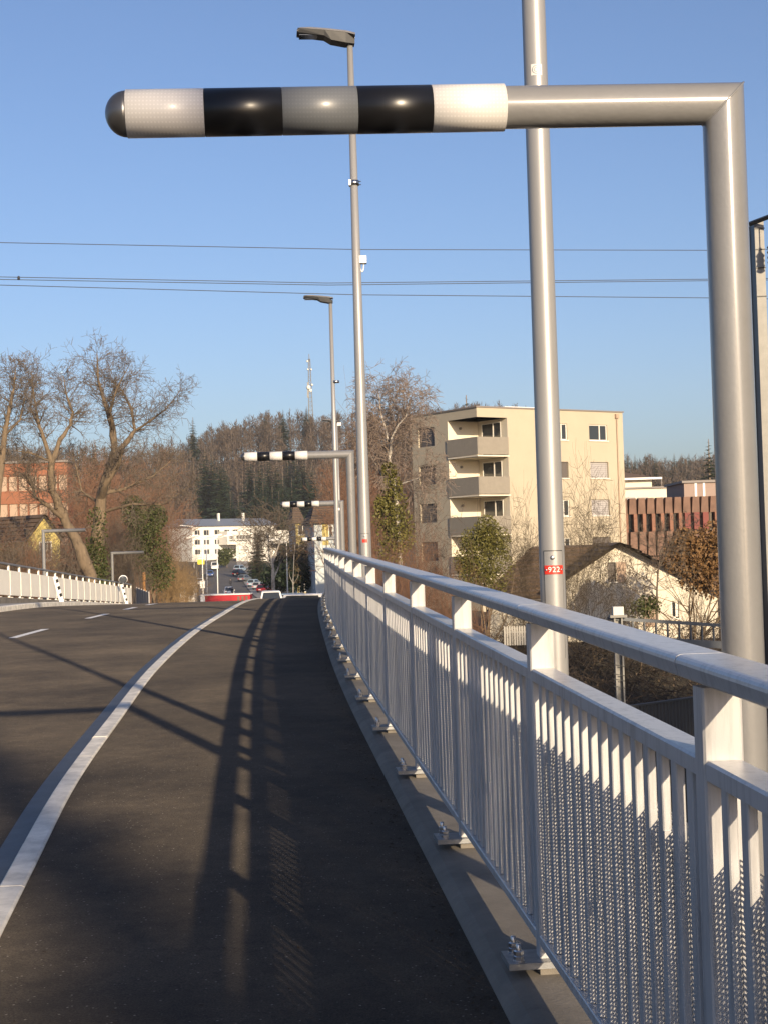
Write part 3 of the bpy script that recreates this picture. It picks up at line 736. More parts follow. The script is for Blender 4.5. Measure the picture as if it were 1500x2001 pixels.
# ================================================================== BUILDINGS
def facade(b, O, u, nrm, L, z0, z1, ops, dep=.16):
    """wall face starting at O along u, outward normal nrm, openings (s0,s1,z0,z1) with reveals"""
    ss = sorted({0., L}|{o[0] for o in ops}|{o[1] for o in ops}); zz = sorted({z0, z1}|{o[2] for o in ops}|{o[3] for o in ops})
    P = lambda s, z, q=0: Vector((O.x, O.y, 0))+u*s+UP*z-nrm*q
    for i in range(len(ss)-1):
        for j in range(len(zz)-1):
            sm_, zm = (ss[i]+ss[i+1])/2, (zz[j]+zz[j+1])/2
            if any(o[0] < sm_ < o[1] and o[2] < zm < o[3] for o in ops): continue
            b.quad(P(ss[i], zz[j]), P(ss[i+1], zz[j]), P(ss[i+1], zz[j+1]), P(ss[i], zz[j+1]))
    for (a, c, e, f) in ops:
        if a <= 0: continue
        b.quad(P(a, e), P(a, f), P(a, f, dep), P(a, e, dep)); b.quad(P(c, f), P(c, e), P(c, e, dep), P(c, f, dep))
        b.quad(P(a, f), P(c, f), P(c, f, dep), P(a, f, dep)); b.quad(P(c, e), P(a, e), P(a, e, dep), P(c, e, dep))
def window(root, O, u, nrm, s0, s1, z0, z1, kind='glass', sill=True, q=.14, mull=True):
    P = lambda s, z, qq: Vector((O.x, O.y, 0))+u*s+UP*z-nrm*qq
    if kind == 'blind' or kind == 'blindg':
        m_ = M_blind if kind == 'blind' else M_blindg
        b = MB(); b.quad(P(s0, z0, q+.03), P(s1, z0, q+.03), P(s1, z1, q+.03), P(s0, z1, q+.03)); w_ = b.build('window', M_glass, root)
        n = max(4, int((z1-z0)/.14))
        b = MB()
        for k in range(n):
            zc = z0+(z1-z0)*(k+.5)/n; hh = (z1-z0)/n*.5
            b.quad(P(s0+.02, zc-hh, q-.03), P(s1-.02, zc-hh, q-.03), P(s1-.02, zc+hh*.9, q+.015), P(s0+.02, zc+hh*.9, q+.015))
        b.build('blind', m_, w_)
    else:
        b = MB(); b.quad(P(s0, z0, q), P(s1, z0, q), P(s1, z1, q), P(s0, z1, q)); w_ = b.build('window', M_glass, root)
        f = .07; b = MB()
        for (a, c, e, g_) in ((s0, s0+f, z0, z1), (s1-f, s1, z0, z1), (s0, s1, z0, z0+f), (s0, s1, z1-f, z1))+((((s0+(s1-s0)*.58), (s0+(s1-s0)*.58)+f*1.3, z0, z1),) if mull else ()):
            b.obox(P((a+c)/2, (e+g_)/2, q-.03), u, nrm, UP, (c-a)/2, .02+.003*(e == z0), (g_-e)/2)
        b.build('frame', M_frame, w_)
    if sill:
        b = MB(); b.obox(P((s0+s1)/2, z0-.04, -.02), u, nrm, UP, (s1-s0)/2+.08, .07, .035); b.build('sill', M_frame, root)
    return w_
# ---- cream apartment block with corner loggias
dC = 108.; C = at(930, 795.5, dC); ZT = C.z
u = Vector((.82, .572, 0)); v = Vector((-.572, .82, 0)); nu_, nv_ = Vector((.572, -.82, 0)), Vector((-.82, -.572, 0))
Lu, Lv = 14.6, 8.1
ap = thing('apartment_block', 'cream four-storey apartment block with grey corner balconies behind the lamp post', 'building', (C.x, C.y, -4))
ST = 2.90; zb = -4.5; su, sv = 2.85, 3.5
opsU, opsV = [], []
for k in range(4):
    zc, zp = ZT-.71-ST*k, ZT-3.50-ST*k
    opsU.append((0, su, zp, zc)); opsV.append((0, sv, zp, zc))
wU = []; wV = []
for k in range(4):
    z1 = ZT-1.0-ST*k; wV.append((5.2, 7.3, z1-1.45, z1, 'blind'))
    for (a, c, kd) in ((7.35, 8.75, ('glass', 'blind', 'glass', 'glass')[k]), (11.0, 12.9, ('glass', 'blindg', 'blindg', 'blind')[k])): wU.append((a, c, z1-1.25, z1-.02, kd))
b = MB()
facade(b, C, u, nu_, Lu, zb, ZT, opsU+[w_[:4] for w_ in wU]); facade(b, C, v, nv_, Lv, zb, ZT, opsV+[w_[:4] for w_ in wV])
D1 = C+u*Lu; D2 = C+v*Lv
b.quad(Vector((D1.x, D1.y, zb)), Vector((D1.x, D1.y, 0))+v*Lv+UP*zb, Vector((D1.x, D1.y, 0))+v*Lv+UP*ZT, Vector((D1.x, D1.y, ZT)))
b.quad(Vector((D2.x, D2.y, zb)), Vector((D2.x, D2.y, ZT)), Vector((D2.x, D2.y, 0))+u*Lu+UP*ZT, Vector((D2.x, D2.y, 0))+u*Lu+UP*zb)
b.build('wall', M_cream, ap)
P0 = lambda s, t, z: Vector((C.x, C.y, 0))+u*s+v*t+UP*z
b = MB(); b.obox(P0(Lu/2, Lv/2, ZT+.04), u, v, UP, Lu/2+.08, Lv/2+.08, .05); roof = b.build('roof_edge', M_roofm, ap)
b = MB(); b.obox(P0(7.6, 4.2, ZT+.28), u, v, UP, 2.6, 1.4, .2); b.build('roof_box', M_whitep, roof)
for k in range(4):
    zc, zp = ZT-.71-ST*k, ZT-3.50-ST*k
    b = MB(); b.quad(P0(0, sv, zp), P0(su, sv, zp), P0(su, sv, zc), P0(0, sv, zc)); b.build('loggia_wall', M_white, ap)
    b = MB(); b.quad(P0(su, sv, zp), P0(su, 0, zp), P0(su, 0, zc), P0(su, sv, zc)); b.build('loggia_wall', M_white, ap)
    b = MB(); b.obox(P0(su/2, sv/2, zp-.04), u, v, UP, su/2+.06, sv/2+.06, .05); b.build('balcony_slab', M_white, ap)
    b = MB(); b.obox(P0(su/2, -.03, zp+.70), u, v, UP, su/2, .05, .64); b.build('balcony_parapet', M_parap, ap)
    b = MB(); b.obox(P0(-.03, sv/2, zp+.70), v, u, UP, sv/2+.08, .05, .64); b.build('balcony_parapet', M_parap, ap)
    O = Vector((C.x, C.y, 0))+u*su+v*sv
    window(ap, O, -v, -u, .55, 2.85, zp+.1, zc-.22, 'glass', False, q=-.06)
    b = MB(); b.lathe(P0(1.1, sv-.06, zc-.55), [(.10, 0), (.10, .12), (.04, .16)], 10, (.57, -.82, 0)); b.build('wall_lamp', M_parap, ap)
for (a, c, e, f, kd) in wU: window(ap, C, u, nu_, a, c, e, f, kd)
for (a, c, e, f, kd) in wV: window(ap, C, v, nv_, a, c, e, f, kd, False)
b = MB(); b.tube([P0(13.9, -.07, ZT-.3), P0(13.9, -.07, zb)], .05, 8); b.obox(P0(13.9, -.1, ZT-.3), u, v, UP, .16, .1, .16); b.build('downpipe', M_pinkwall, ap)
# ---- white cross-gabled house with brown roof
dh = 74.
g0 = at(1207, 1060, dh); hL = at(1105, 1133, dh); hR = at(1297, 1120, dh)
hs_ = thing('gabled_house', 'white house with brown tiled roof and gable below the apartment block', 'house', (g0.x, dh, -3.4))
zg = -4.2; slope = .62; wl, wr = g0.x-hL.x, hR.x-g0.x
uu = Vector((1, .0, 0)); nn = Vector((0, -1, 0))
xa, xb = g0.x-wl, at(1400, 1150, dh).x
def zroof(X): return g0.z-.12-abs(X-g0.x)*slope*(1 if X < g0.x else .85)
b = MB(); wins = [(g0.x-.55, g0.x+.02, at(0, 1137, dh).z-.45, at(0, 1137, dh).z+.62)]
z_e = max(zroof(xb), zroof(xa))-.02
wq = at(1187, 1137, dh); wt = at(1187, 1099, dh); we = at(1204, 1137, dh)
q2 = at(1311, 1208, dh); q3 = at(1325, 1174, dh)
ops = [(wq.x-xa, we.x-xa, wq.z, wt.z), (q2.x-xa, q3.x-xa, q2.z, q3.z)]
zm = min(zroof(xa), zroof(xb), ops[0][2]-.1)
zc_ = zroof(xa)
O = Vector((xa, dh, 0)); W_ = xb-xa
zt1 = ops[0][3]+.05
facade(b, O, uu, nn, W_, zg, zm, [o for o in ops if o[3] < zm], .18)
# upper part of gable with its window: columns
xs_ = sorted({0., W_, g0.x-xa, ops[0][0], ops[0][1]})
for i in range(len(xs_)-1):
    a, c = xs_[i], xs_[i+1]; za, zc2 = zroof(xa+a), zroof(xa+c)
    if za <= zm and zc2 <= zm: continue
    if abs(a-ops[0][0]) < 1e-6:
        b.quad(O+uu*a+UP*zm, O+uu*c+UP*zm, O+uu*c+UP*ops[0][2], O+uu*a+UP*ops[0][2]); b.quad(O+uu*a+UP*ops[0][3], O+uu*c+UP*ops[0][3], O+uu*c+UP*zc2, O+uu*a+UP*za)
    else: b.quad(O+uu*a+UP*zm, O+uu*c+UP*zm, O+uu*c+UP*max(zm, zc2), O+uu*a+UP*max(zm, za))
b.quad(O+UP*zg, O+UP*zroof(xa), O+UP*zroof(xa)+Vector((0, 7, 0)), O+UP*zg+Vector((0, 7, 0)))
b.quad(O+uu*W_+UP*zg, O+uu*W_+UP*zg+Vector((0, 7, 0)), O+uu*W_+UP*zroof(xb)+Vector((0, 7, 0)), O+uu*W_+UP*zroof(xb))
b.build('wall', M_white, hs_)
window(hs_, O, uu, nn, *ops[0], 'blind', True); window(hs_, O, uu, nn, *ops[1], 'glass', True)
b = MB(); sc_ = at(1213, 1118, dh-.05); b.obox((sc_.x, dh-.05, sc_.z), uu, nn, UP, .23, .03, .5); b.build('shutter', M_pinkwall, hs_)
sc_ = at(1262, 1187, dh-.05); b = MB(); b.obox((sc_.x+.15, dh-.05, sc_.z-.25), uu, nn, UP, .28, .03, .7); b.build('shutter', M_pinkwall, hs_)
def roofplane(root, A, B, D, E, nrows, name='roof', mtl=None):
    """A-B eave line, D-E ridge line (A under D). courses of tiles as separate stepped strips"""
    mtl = mtl or M_tile; b = MB(); b.quad(A-UP*.12, B-UP*.12, E-UP*.12, D-UP*.12); ro = b.build(name, M_roofm, root)
    nrm = (B-A).cross(D-A).normalized()
    if nrm.z < 0: nrm = -nrm
    for k in range(nrows):
        t0, t1 = k/nrows, min(1, (k+1.25)/nrows)
        p0, p1, p2, p3 = A.lerp(D, t0), B.lerp(E, t0), B.lerp(E, t1), A.lerp(D, t1)
        b = MB(); b.add([p0+nrm*.11, p1+nrm*.11, p2+nrm*.005, p3+nrm*.005, p0-nrm*.03, p1-nrm*.03], [(0, 1, 2, 3), (4, 5, 1, 0)]); b.build('tile_course', mtl, ro)
    return ro
ov = .5
A1 = Vector((xa-.4, dh-ov, zroof(xa)+.12-.4*slope)); A2 = Vector((xa-.4, dh+8, A1.z)); R1 = Vector((g0.x, dh-ov, g0.z)); R2 = Vector((g0.x, dh+8, g0.z))
roofplane(hs_, A2, A1, R2, R1, 8); B1 = Vector((xb+.4, dh-ov, zroof(xb)+.12-.34*slope)); B2 = Vector((xb+.4, dh+8, B1.z)); roofplane(hs_, B1, B2, R1, R2, 10)
# main roof slope facing the bridge, left of the gable
e0, e1 = at(936, 1172, dh+1.5), at(1130, 1182, dh+1.5); r0_, r1_ = at(1040, 1068, dh+5.5), at(1200, 1062, dh+5.5)
e1.z = e0.z; r1_.z = r0_.z
roofplane(hs_, e0, e1, r0_, r1_, 12)
b = MB(); b.add([Vector((e0.x+.5, dh+1.9, zg)), Vector((e1.x, dh+1.9, zg)), Vector((e1.x, dh+1.9, e0.z-.1)), Vector((e0.x+.5, dh+1.9, e0.z-.1))], [(0, 1, 2, 3)]); b.build('side_wall', M_white, hs_)
b = MB(); b.add([Vector((e0.x+.5, dh+1.9, zg)), Vector((e0.x+.5, dh+9, zg)), Vector((r0_.x, dh+9, r0_.z-.2)), Vector((e0.x+.5, dh+1.9, e0.z-.1))], [(3, 2, 1, 0)]); b.build('side_wall', M_white, hs_)
# ---- terracotta precast building
dt = 128.; tb = thing('precast_hall', 'brown terracotta precast building with vertical fins right of the apartment block', 'building', (at(1300, 1000, dt).x, dt, -4))
x0, x1 = at(1208, 980, dt).x, at(1560, 980, dt).x; zt = at(1300, 972, dt).z; zl = at(1300, 1003, dt).z; zf = at(1300, 1038, dt).z; zz = at(1300, 1062, dt).z
b = MB(); b.box((x0, dt+.5, -5), (x1, dt+14, zt-.1)); b.build('wall', M_terra, tb)
n = 20; wd = (x1-x0)/n
for k in range(n):
    xa_ = x0+k*wd
    def pan(za, zb_, tp, nm, m_, ins):
        b = MB(); y0, y1 = dt+.5, dt+.5-tp
        b.add([(xa_+.06, y1+.25, za), (xa_+wd-.06, y1+.25, za), (xa_+wd-.06, y0, za), (xa_+.06, y0, za), (xa_+.06+ins, y1, zb_), (xa_+wd-.10-ins*.2, y1, zb_), (xa_+wd-.06, y0, zb_), (xa_+.06, y0, zb_)],
              [(0, 3, 2, 1), (4, 5, 6, 7), (0, 1, 5, 4), (1, 2, 6, 5), (2, 3, 7, 6), (3, 0, 4, 7)]); b.build(nm, m_, tb)
    pan(zl, zt, .75, 'upper_panel', M_terra, .06); pan(zz-1, zf, .75, 'lower_panel', M_terra, .06)
    if 7 <= k <= 9: 
        b = MB(); b.box((xa_+.2, dt-.12, zf+.1), (xa_+wd-.1, dt+.2, zl)); b.build('red_panel', M_redbox, tb)
    else:
        b = MB(); b.box((xa_+wd*.55, dt-.25, zf), (xa_+wd*.92, dt+.5, zl)); b.build('fin', M_terra2, tb)
        b = MB(); b.box((xa_+.1, dt+.42, zf), (xa_+wd*.5, dt+.49, zl)); b.build('window', M_glass, tb)
b = MB(); c0, c1 = at(1336, 973, dt+1), at(1336, 944, dt+1); xr = at(1580, 950, dt+1).x; b.box((c0.x, dt+1, zt-.3), (xr, dt+9, c1.z)); pb_ = b.build('roof_storey', M_pink, tb)
b = MB(); b.box((c0.x-.2, dt+.8, c1.z), (xr+.2, dt+9.2, c1.z+.2)); b.build('roof_edge', M_roofm, pb_)
for xx in (1358, 1374):
    c = at(xx, 950, dt+1); b = MB(); b.box((c.x-.09, dt+.96, zt), (c.x+.09, dt+1.05, c1.z-.02)); b.build('joint_strip', M_whitep, pb_)
# ---- white building behind
dw = 165.; wb = thing('white_building', 'white low building with flat terrace behind the brown precast hall', 'building', (at(1270, 960, dw).x, dw, -3))
c0, c1 = at(1190, 980, dw), at(1345, 952, dw); b = MB(); b.box((c0.x, dw, -4), (c1.x, dw+12, c1.z)); b.build('wall', M_white, wb)
b = MB(); b.box((c0.x, dw-.25, c1.z), (c1.x+.2, dw+12, c1.z+.18)); b.build('terrace_edge', M_roofm, wb)
c2 = at(1272, 935, dw+3); b = MB(); b.box((c0.x, dw+3, c1.z), (c2.x, dw+11, c2.z)); b.build('upper_wall', M_white, wb)
b = MB(); c3 = at(1291, 934, dw+2.2); rz_ = at(1215, 921, dw+5).z
b.add([(c0.x-1, dw+2.2, c2.z), (c3.x, dw+2.2, c2.z), (c3.x, dw+12, c2.z), (c0.x-1, dw+12, c2.z), (c0.x, dw+6.5, rz_), (c0.x+2.5, dw+6.5, rz_)], [(0, 1, 5, 4), (1, 2, 5), (2, 3, 4, 5), (3, 0, 4), (0, 3, 2, 1)]); b.build('roof', M_tile, wb)
b = MB(); b.box((c0.x-1, dw+2.1, c2.z-.12), (c3.x+.05, dw+2.2, c2.z+.1)); b.build('gutter', M_whitep, wb)
c4 = at(1289, 945, dw+3); b = MB(); b.tube([(c4.x, dw+2.3, c2.z), (c4.x, dw+2.3, c1.z)], .06, 8); b.build('downpipe', M_roofm, wb)
for xx in (1230, 1256, 1300, 1322):
    c = at(xx, 974, dw); b = MB(); b.box((c.x-.65, dw-.02, c.z-1), (c.x+.55, dw+.05, c.z+.15)); b.build('window', M_blindg, wb)
# ---- brick building on the far left
db = 165.; bl = thing('brick_building', 'red brick building with beige window bands behind the left bare trees', 'building', (at(60, 1000, db).x, db, -4))
xl_, xr_ = at(-120, 1000, db).x, at(134, 1000, db).x; zz0 = at(60, 905, db).z; pit = (at(60, 905, db).z-at(60, 959, db).z)
b = MB(); b.box((xl_, db+.3, -5), (xr_-.02, db+3, zz0-.02)); b.build('wall', M_brick, bl)
for k in range(4):
    zc = zz0-pit*k
    b = MB(); b.box((xl_, db, zc-pit*.46), (xr_, db+.29, zc)); b.build('brick_band', M_brick, bl)
    nwin = 13; ww = (xr_-xl_)/nwin
    for j in range(nwin):
        b = MB(); b.box((xl_+j*ww+.12, db+.16, zc-pit+.02), (xl_+(j+1)*ww-.12, db+.295, zc-pit*.46-.02)); wn = b.build('window', M_pinkwall, bl)
        b = MB(); b.box((xl_+j*ww-.06, db+.05, zc-pit+.01), (xl_+j*ww+.06, db+.298, zc-pit*.46-.01)); b.build('mullion', M_brick, bl)
b = MB(); b.box((xl_, db-.2, zz0), (xr_+.2, db+3, zz0+.25)); b.build('roof_edge', M_roofm, bl)
# ---- yellow gabled house among the trees
dy = 95.; gp = at(90, 1008, dy); yl, yr = at(62, 1050, dy).x, at(117, 1050, dy).x; ye = at(90, 1046, dy).z
yh = thing('yellow_house', 'small yellow gabled house half hidden by the left trees', 'house', (gp.x, dy, -3))
YD = Vector((-5.5, 5.5, 0))
f_ = [Vector(q) for q in ((yl, dy, -4), (yr, dy, -4), (yr, dy, ye), (gp.x, dy, gp.z), (yl, dy, ye))]
b = MB(); b.add(f_+[q+YD for q in f_], [(0, 1, 2, 3, 4), (1, 6, 7, 2), (5, 0, 4, 9), (6, 5, 9, 8, 7)]); b.build('wall', M_yellow, yh)
for s_, xe in ((-1, yl), (1, yr)):
    E0 = Vector((xe+s_*.3, dy-.25, ye-.25)); G0 = Vector((gp.x, dy-.25, gp.z+.1))
    roofplane(yh, E0, E0+YD*1.05, G0, G0+YD*1.05, 6) if s_ > 0 else roofplane(yh, E0+YD*1.05, E0, G0+YD*1.05, G0, 6)
window(yh, Vector((yl, dy, 0)), Vector((1, 0, 0)), Vector((0, -1, 0)), .5, 1.3, ye-1.6, ye-.4, 'glass', True, q=-.02)
# ---- far white apartment building on the street
dW = 430.; A = at(376, 1075, dW); B = at(540, 1062, dW+20); T = Vector((B.x-A.x, B.y-A.y, 0)); LW = T.length; T.normalize(); N = Vector((T.y, -T.x, 0))
fw = thing('far_white_flats', 'long white flats with grey roof at the far end of the street', 'building', (A.x, A.y, zr(430)))
z0 = -3.5; z1 = at(380, 1031, dW).z; z2 = at(378, 1019, dW).z
Of = Vector((A.x, A.y, 0)); fl = [at(380, y_, dW).z for y_ in (1036, 1046, 1055, 1065, 1074, 1084)]
ops = []; kinds = []
for (za, zb_) in ((fl[1]-.1, fl[0]), (fl[3], fl[2]), (fl[5], fl[4])):
    for s0_ in (1.0, 4.2, 8.0, 11.5, 14.5, 19.5): ops.append((s0_, s0_+1.9, za, zb_))
b = MB(); facade(b, Of, T, N, LW, z0, z1+.4, ops, .3)
Pq = lambda s, q, z: Of+T*s-N*q+UP*z
b.quad(Pq(0, 0, z0), Pq(0, 0, z1+.4), Pq(0, 12, z1+.4), Pq(0, 12, z0)); b.quad(Pq(LW, 0, z0), Pq(LW, 12, z0), Pq(LW, 12, z1+.4), Pq(LW, 0, z1+.4)); b.build('wall', M_offwhite, fw)
for o in ops: window(fw, Of, T, N, *o, 'glass', False, q=.2)
b = MB(); b.add([Pq(-.6, -.9, z1+.4), Pq(LW+.6, -.9, z1+.4), Pq(LW+.6, 7, z2+.9), Pq(-.6, 7, z2+.9), Pq(LW+.6, 14, z1+.4), Pq(-.6, 14, z1+.4)], [(0, 1, 2, 3), (3, 2, 4, 5), (0, 3, 5), (1, 4, 2)]); rf = b.build('roof', mat('grey_roof', (.17, .19, .22), .5), fw)
for s_ in (13., 22.): b = MB(); b.obox(Pq(s_, 5, z2+1.2), T, N, UP, .3, .3, 1.3); b.build('chimney', M_offwhite, rf)
# projecting balcony block
bs0, bs1 = 9.3, LW+1.5; zb1, zb0 = at(450, 1037, dW-4).z, at(450, 1064, dW-4).z
Ob = Of+N*4.5; ops = [(bs0+.6, bs0+2.6, zb0+.9, zb1-1.3), (bs0+3.2, bs0+8.6, zb0+.9, zb1-1.3), (bs0+9.6, bs0+14, zb0+.9, zb1-1.3)]
b = MB(); facade(b, Ob+T*bs0, T, N, bs1-bs0, zb0, zb1, [(o[0]-bs0, o[1]-bs0, o[2], o[3]) for o in ops], .8)
Pb = lambda s, q, z: Ob+T*s-N*q+UP*z
b.quad(Pb(bs0, 0, zb0), Pb(bs0, 0, zb1), Pb(bs0, 4.4, zb1), Pb(bs0, 4.4, zb0)); b.quad(Pb(bs0, 0, zb1), Pb(bs1, 0, zb1), Pb(bs1, 4.4, zb1), Pb(bs0, 4.4, zb1)); b.quad(Pb(bs0, 0, zb0), Pb(bs0, 4.4, zb0), Pb(bs1, 4.4, zb0), Pb(bs1, 0, zb0)); bk = b.build('balcony_block', M_offwhite, fw)
for o in ops:
    b = MB(); b.quad(Pb(o[0], .8, o[2]), Pb(o[1], .8, o[2]), Pb(o[1], .8, o[3]), Pb(o[0], .8, o[3])); b.build('pane', M_glass, bk)
    nb_ = int((o[1]-o[0])/.5); b = MB()
    for k in range(nb_): b.obox(Pb(o[0]+(k+.5)*(o[1]-o[0])/nb_, .1, (o[2]+o[3])/2), T, N, UP, .07, .05, (o[3]-o[2])/2)
    b.obox(Pb((o[0]+o[1])/2, .05, (o[2]+o[3])/2-.3), T, N, UP, (o[1]-o[0])/2, .07, .1); b.build('grille', M_offwhite, bk)
gw0 = at(470, 1066, dW-6); b = MB(); b.box((gw0.x-1, dW-8, z0-1), (gw0.x+8, dW-4, at(470, 1064, dW-6).z)); b.build('ground_storey', M_offwhite, fw)
# ---- pale terraced houses right of the street
def terrace(label, px_l, px_m, px_r, ytop, yeave, d0, dep, gm):
    """gable end faces the bridge from px_m to px_r; street wall recedes from px_m to px_l"""
    xm, xr = at(px_m, 1000, d0).x, at(px_r, 1000, d0).x; ze = at(px_m, yeave, d0).z; zt_ = at(px_m, ytop, d0+dep*.5).z
    root = thing('terraced_house', label, 'house', (xm, d0, zr(d0)-1)); zb_ = zr(d0)-2
    xl = at(px_l, 1000, d0+dep).x
    U2 = Vector((xl-xm, dep, 0)); Lw = U2.length; U2.normalize(); N2 = Vector((-U2.y, U2.x, 0))
    if N2.x > 0: N2 = -N2
    O2 = Vector((xl, d0+dep, 0)); ops = []
    sth = 2.75; n = int((ze-zb_)/sth)
    for k in range(n):
        for s0 in (1.2, Lw*.45, Lw*.75): ops.append((s0, s0+1.1, ze-1.9-k*sth, ze-.5-k*sth))
    b = MB(); facade(b, O2, -U2, N2, Lw, zb_, ze, ops, .15); b.build('street_wall', M_shadewall, root)
    for o in ops: window(root, O2, -U2, N2, *o, 'glass', True)
    O3 = Vector((xm, d0, 0)); W3 = xr-xm; X3 = Vector((1, 0, 0)); N3 = Vector((0, -1, 0)); ops = []
    for k in range(n):
        ops.append((W3*.3, W3*.3+1.1, ze-1.9-k*sth, ze-.5-k*sth))
        if W3 > 5: ops.append((W3*.65, W3*.65+1.1, ze-1.9-k*sth, ze-.5-k*sth))
    b = MB(); facade(b, O3, X3, N3, W3, zb_, ze, ops, .15); b.quad(O3+UP*ze, O3+X3*W3+UP*ze, O3+X3*W3+U2*dep+UP*ze, O3+U2*dep+UP*ze)
    b.build('gable_wall', gm, root)
    if gm is not M_yellow:
        b = MB(); b.box((xm+.9, d0-.06, ze-2.6), (xm+W3*.5, d0-.02, ze-.1)); b.build('sunlit_patch', M_yellow, root)  # sunlit upper part of the gable, painted as a yellow patch
    for o in ops: window(root, O3, X3, N3, *o, 'glass', True)
    # hipped roof facing the bridge
    E0 = O3+UP*(ze-.1)+Vector((-.4, -.4, 0)); E1 = O3+X3*W3+UP*(ze-.1)+Vector((.4, -.4, 0)); G0 = O3+X3*(W3*.25)+U2*(dep*.55)+UP*zt_; G1 = O3+X3*(W3*.75)+U2*(dep*.55)+UP*zt_
    roofplane(root, E0, E1, G0, G1, 8)
    E2 = O2+UP*(ze-.1)+Vector((-.4, .4, 0)); roofplane(root, E2, E0, G0+U2*.01, G0, 8)
    return root
terrace('nearer pale house with brown roof right of the street, sun and shade put into its wall colours', 594, 613, 668, 983, 1020, 165, 13, M_shadewall)
terrace('farther yellow house with brown roof behind the street trees', 564, 577, 592, 985, 1020, 215, 14, M_yellow)
# ---- communication mast on the hill
dM = 770.; pt = at(604, 692, dM); zg = gz(pt.x, dM); root = thing('radio_mast', 'thin lattice radio mast rising above the wooded hill', 'mast', (pt.x, dM, zg))
b = MB(); h = pt.z-zg; hw0, hw1 = 1.5, .35; nL = 22
cn = lambda z, i, j: Vector((pt.x+i*(hw0+(hw1-hw0)*z), dM+j*(hw0+(hw1-hw0)*z), zg+h*z))
for i, j in ((-1, -1), (1, -1), (1, 1), (-1, 1)): b.tube([cn(0, i, j), cn(.95, i, j)], .16, 4)
for k in range(nL):
    z0, z1 = .95*k/nL, .95*(k+1)/nL
    for (i, j, i2, j2) in ((-1, -1, 1, -1), (1, -1, 1, 1), (1, 1, -1, 1), (-1, 1, -1, -1)): b.tube([cn(z0, i, j), cn(z1, i2, j2)], .09, 3, False); b.tube([cn(z1, i, j), cn(z1, i2, j2)], .08, 3, False)
b.build('lattice_tower', M_mastc, root)
b = MB(); b.tube([(pt.x, dM, zg+h*.93), (pt.x, dM, pt.z)], .18, 6); b.build('top_spike', M_mastc, root)
for (px_, py_, rr_) in ((601, 706, .55), (602, 722, .5), (608.5, 722, .5), (603, 757, 1.1), (607, 763, .9), (610, 752, .6)):
    c = at(px_, py_, dM-1.2); b = MB(); b.lathe(c, [(rr_, 0), (rr_*1.02, .25), (rr_*.4, .6)], 14, (-.3, -1, 0)); b.tube([c, (pt.x, dM, c.z)], .1, 4); b.build('antenna', M_offwhite, root)
for py_ in (752, 762, 772):
    c = at(602.5, py_, dM-.8); b = MB(); b.box((c.x-.5, c.y-.3, c.z-1.4), (c.x+.4, c.y+.3, c.z+1.3)); b.build('antenna_panel', M_mastc, root)
# ================================================================== VEGETATION
def rv(rg):
    while True:
        q = Vector((rg.uniform(-1, 1), rg.uniform(-1, 1), rg.uniform(-1, 1)))
        if .05 < q.length < 1: return q.normalized()
def grow(b, rg, p, d, L, r, lev, K):
    n = max(2, int(L/K['seg'])) if lev < K['max'] else 2
    n = min(n, 9); st = L/n; pts = [p.copy()]; rad = [r]; d = d.normalized(); nodes = []
    for i in range(n):
        d = (d+rv(rg)*K['wob']+UP*K['up'][min(lev, len(K['up'])-1)]).normalized()
        p = p+d*st; pts.append(p.copy()); rad.append(max(K['minr'], r*(1-.8*(i+1)/n))); nodes.append((p.copy(), d.copy(), (i+1)/n, rad[-1]))
    b.tube(pts, rad, K['sides'][min(lev, len(K['sides'])-1)], False)
    if lev >= K['max']: return
    kn = K['kids'][lev]
    for k in range(kn):
        f = rg.uniform(K['from'], 1.0); nd = nodes[min(n-1, int(f*n))]
        ax = nd[1].cross(rv(rg))
        if ax.length < .05: continue
        a = R(rg.uniform(*K['ang'])); dd = (nd[1]*math.cos(a)+ax.normalized()*math.sin(a))
        grow(b, rg, nd[0], dd, L*rg.uniform(*K['ratio']), max(K['minr'], nd[3]*.62), lev+1, K)
KT = dict(seg=.35, wob=.22, up=[.02, .05, .04, .02], kids=[7, 6, 5, 3], ratio=(.38, .72), ang=(28, 75), minr=.0065, sides=[6, 5, 3, 3], max=3)
KT['from'] = .2
def limb(b, pts, r0, r1, sides=8):
    n = len(pts); P = []
    for i in range(n-1):
        for k in range(3): P.append(pts[i].lerp(pts[i+1], k/3))
    P.append(pts[-1]); m = len(P); jr = random.Random(int(pts[0].x*1000)+n)
    P = [P[0]]+[q+rv(jr)*(.22*(r0+(r1-r0)*i/(m-1))) for i, q in enumerate(P[1:-1])]+[P[-1]]
    b.tube(P, [(r0+(r1-r0)*i/(m-1))*jr.uniform(.82, 1.12) for i in range(m)], sides, False); return P
def fit(b, base, h, spread):
    zs = sorted(q[2]-base.z for q in b.v); zm = max(.1, zs[int(len(zs)*.985)])
    rs = sorted(math.hypot(q[0]-base.x, q[1]-base.y) for q in b.v); rm = max(.1, rs[int(len(rs)*.93)])
    kz, kr = h/zm, spread/rm
    b.v = [(base.x+(x-base.x)*kr, base.y+(y-base.y)*kr, base.z+(z-base.z)*kz) for x, y, z in b.v]
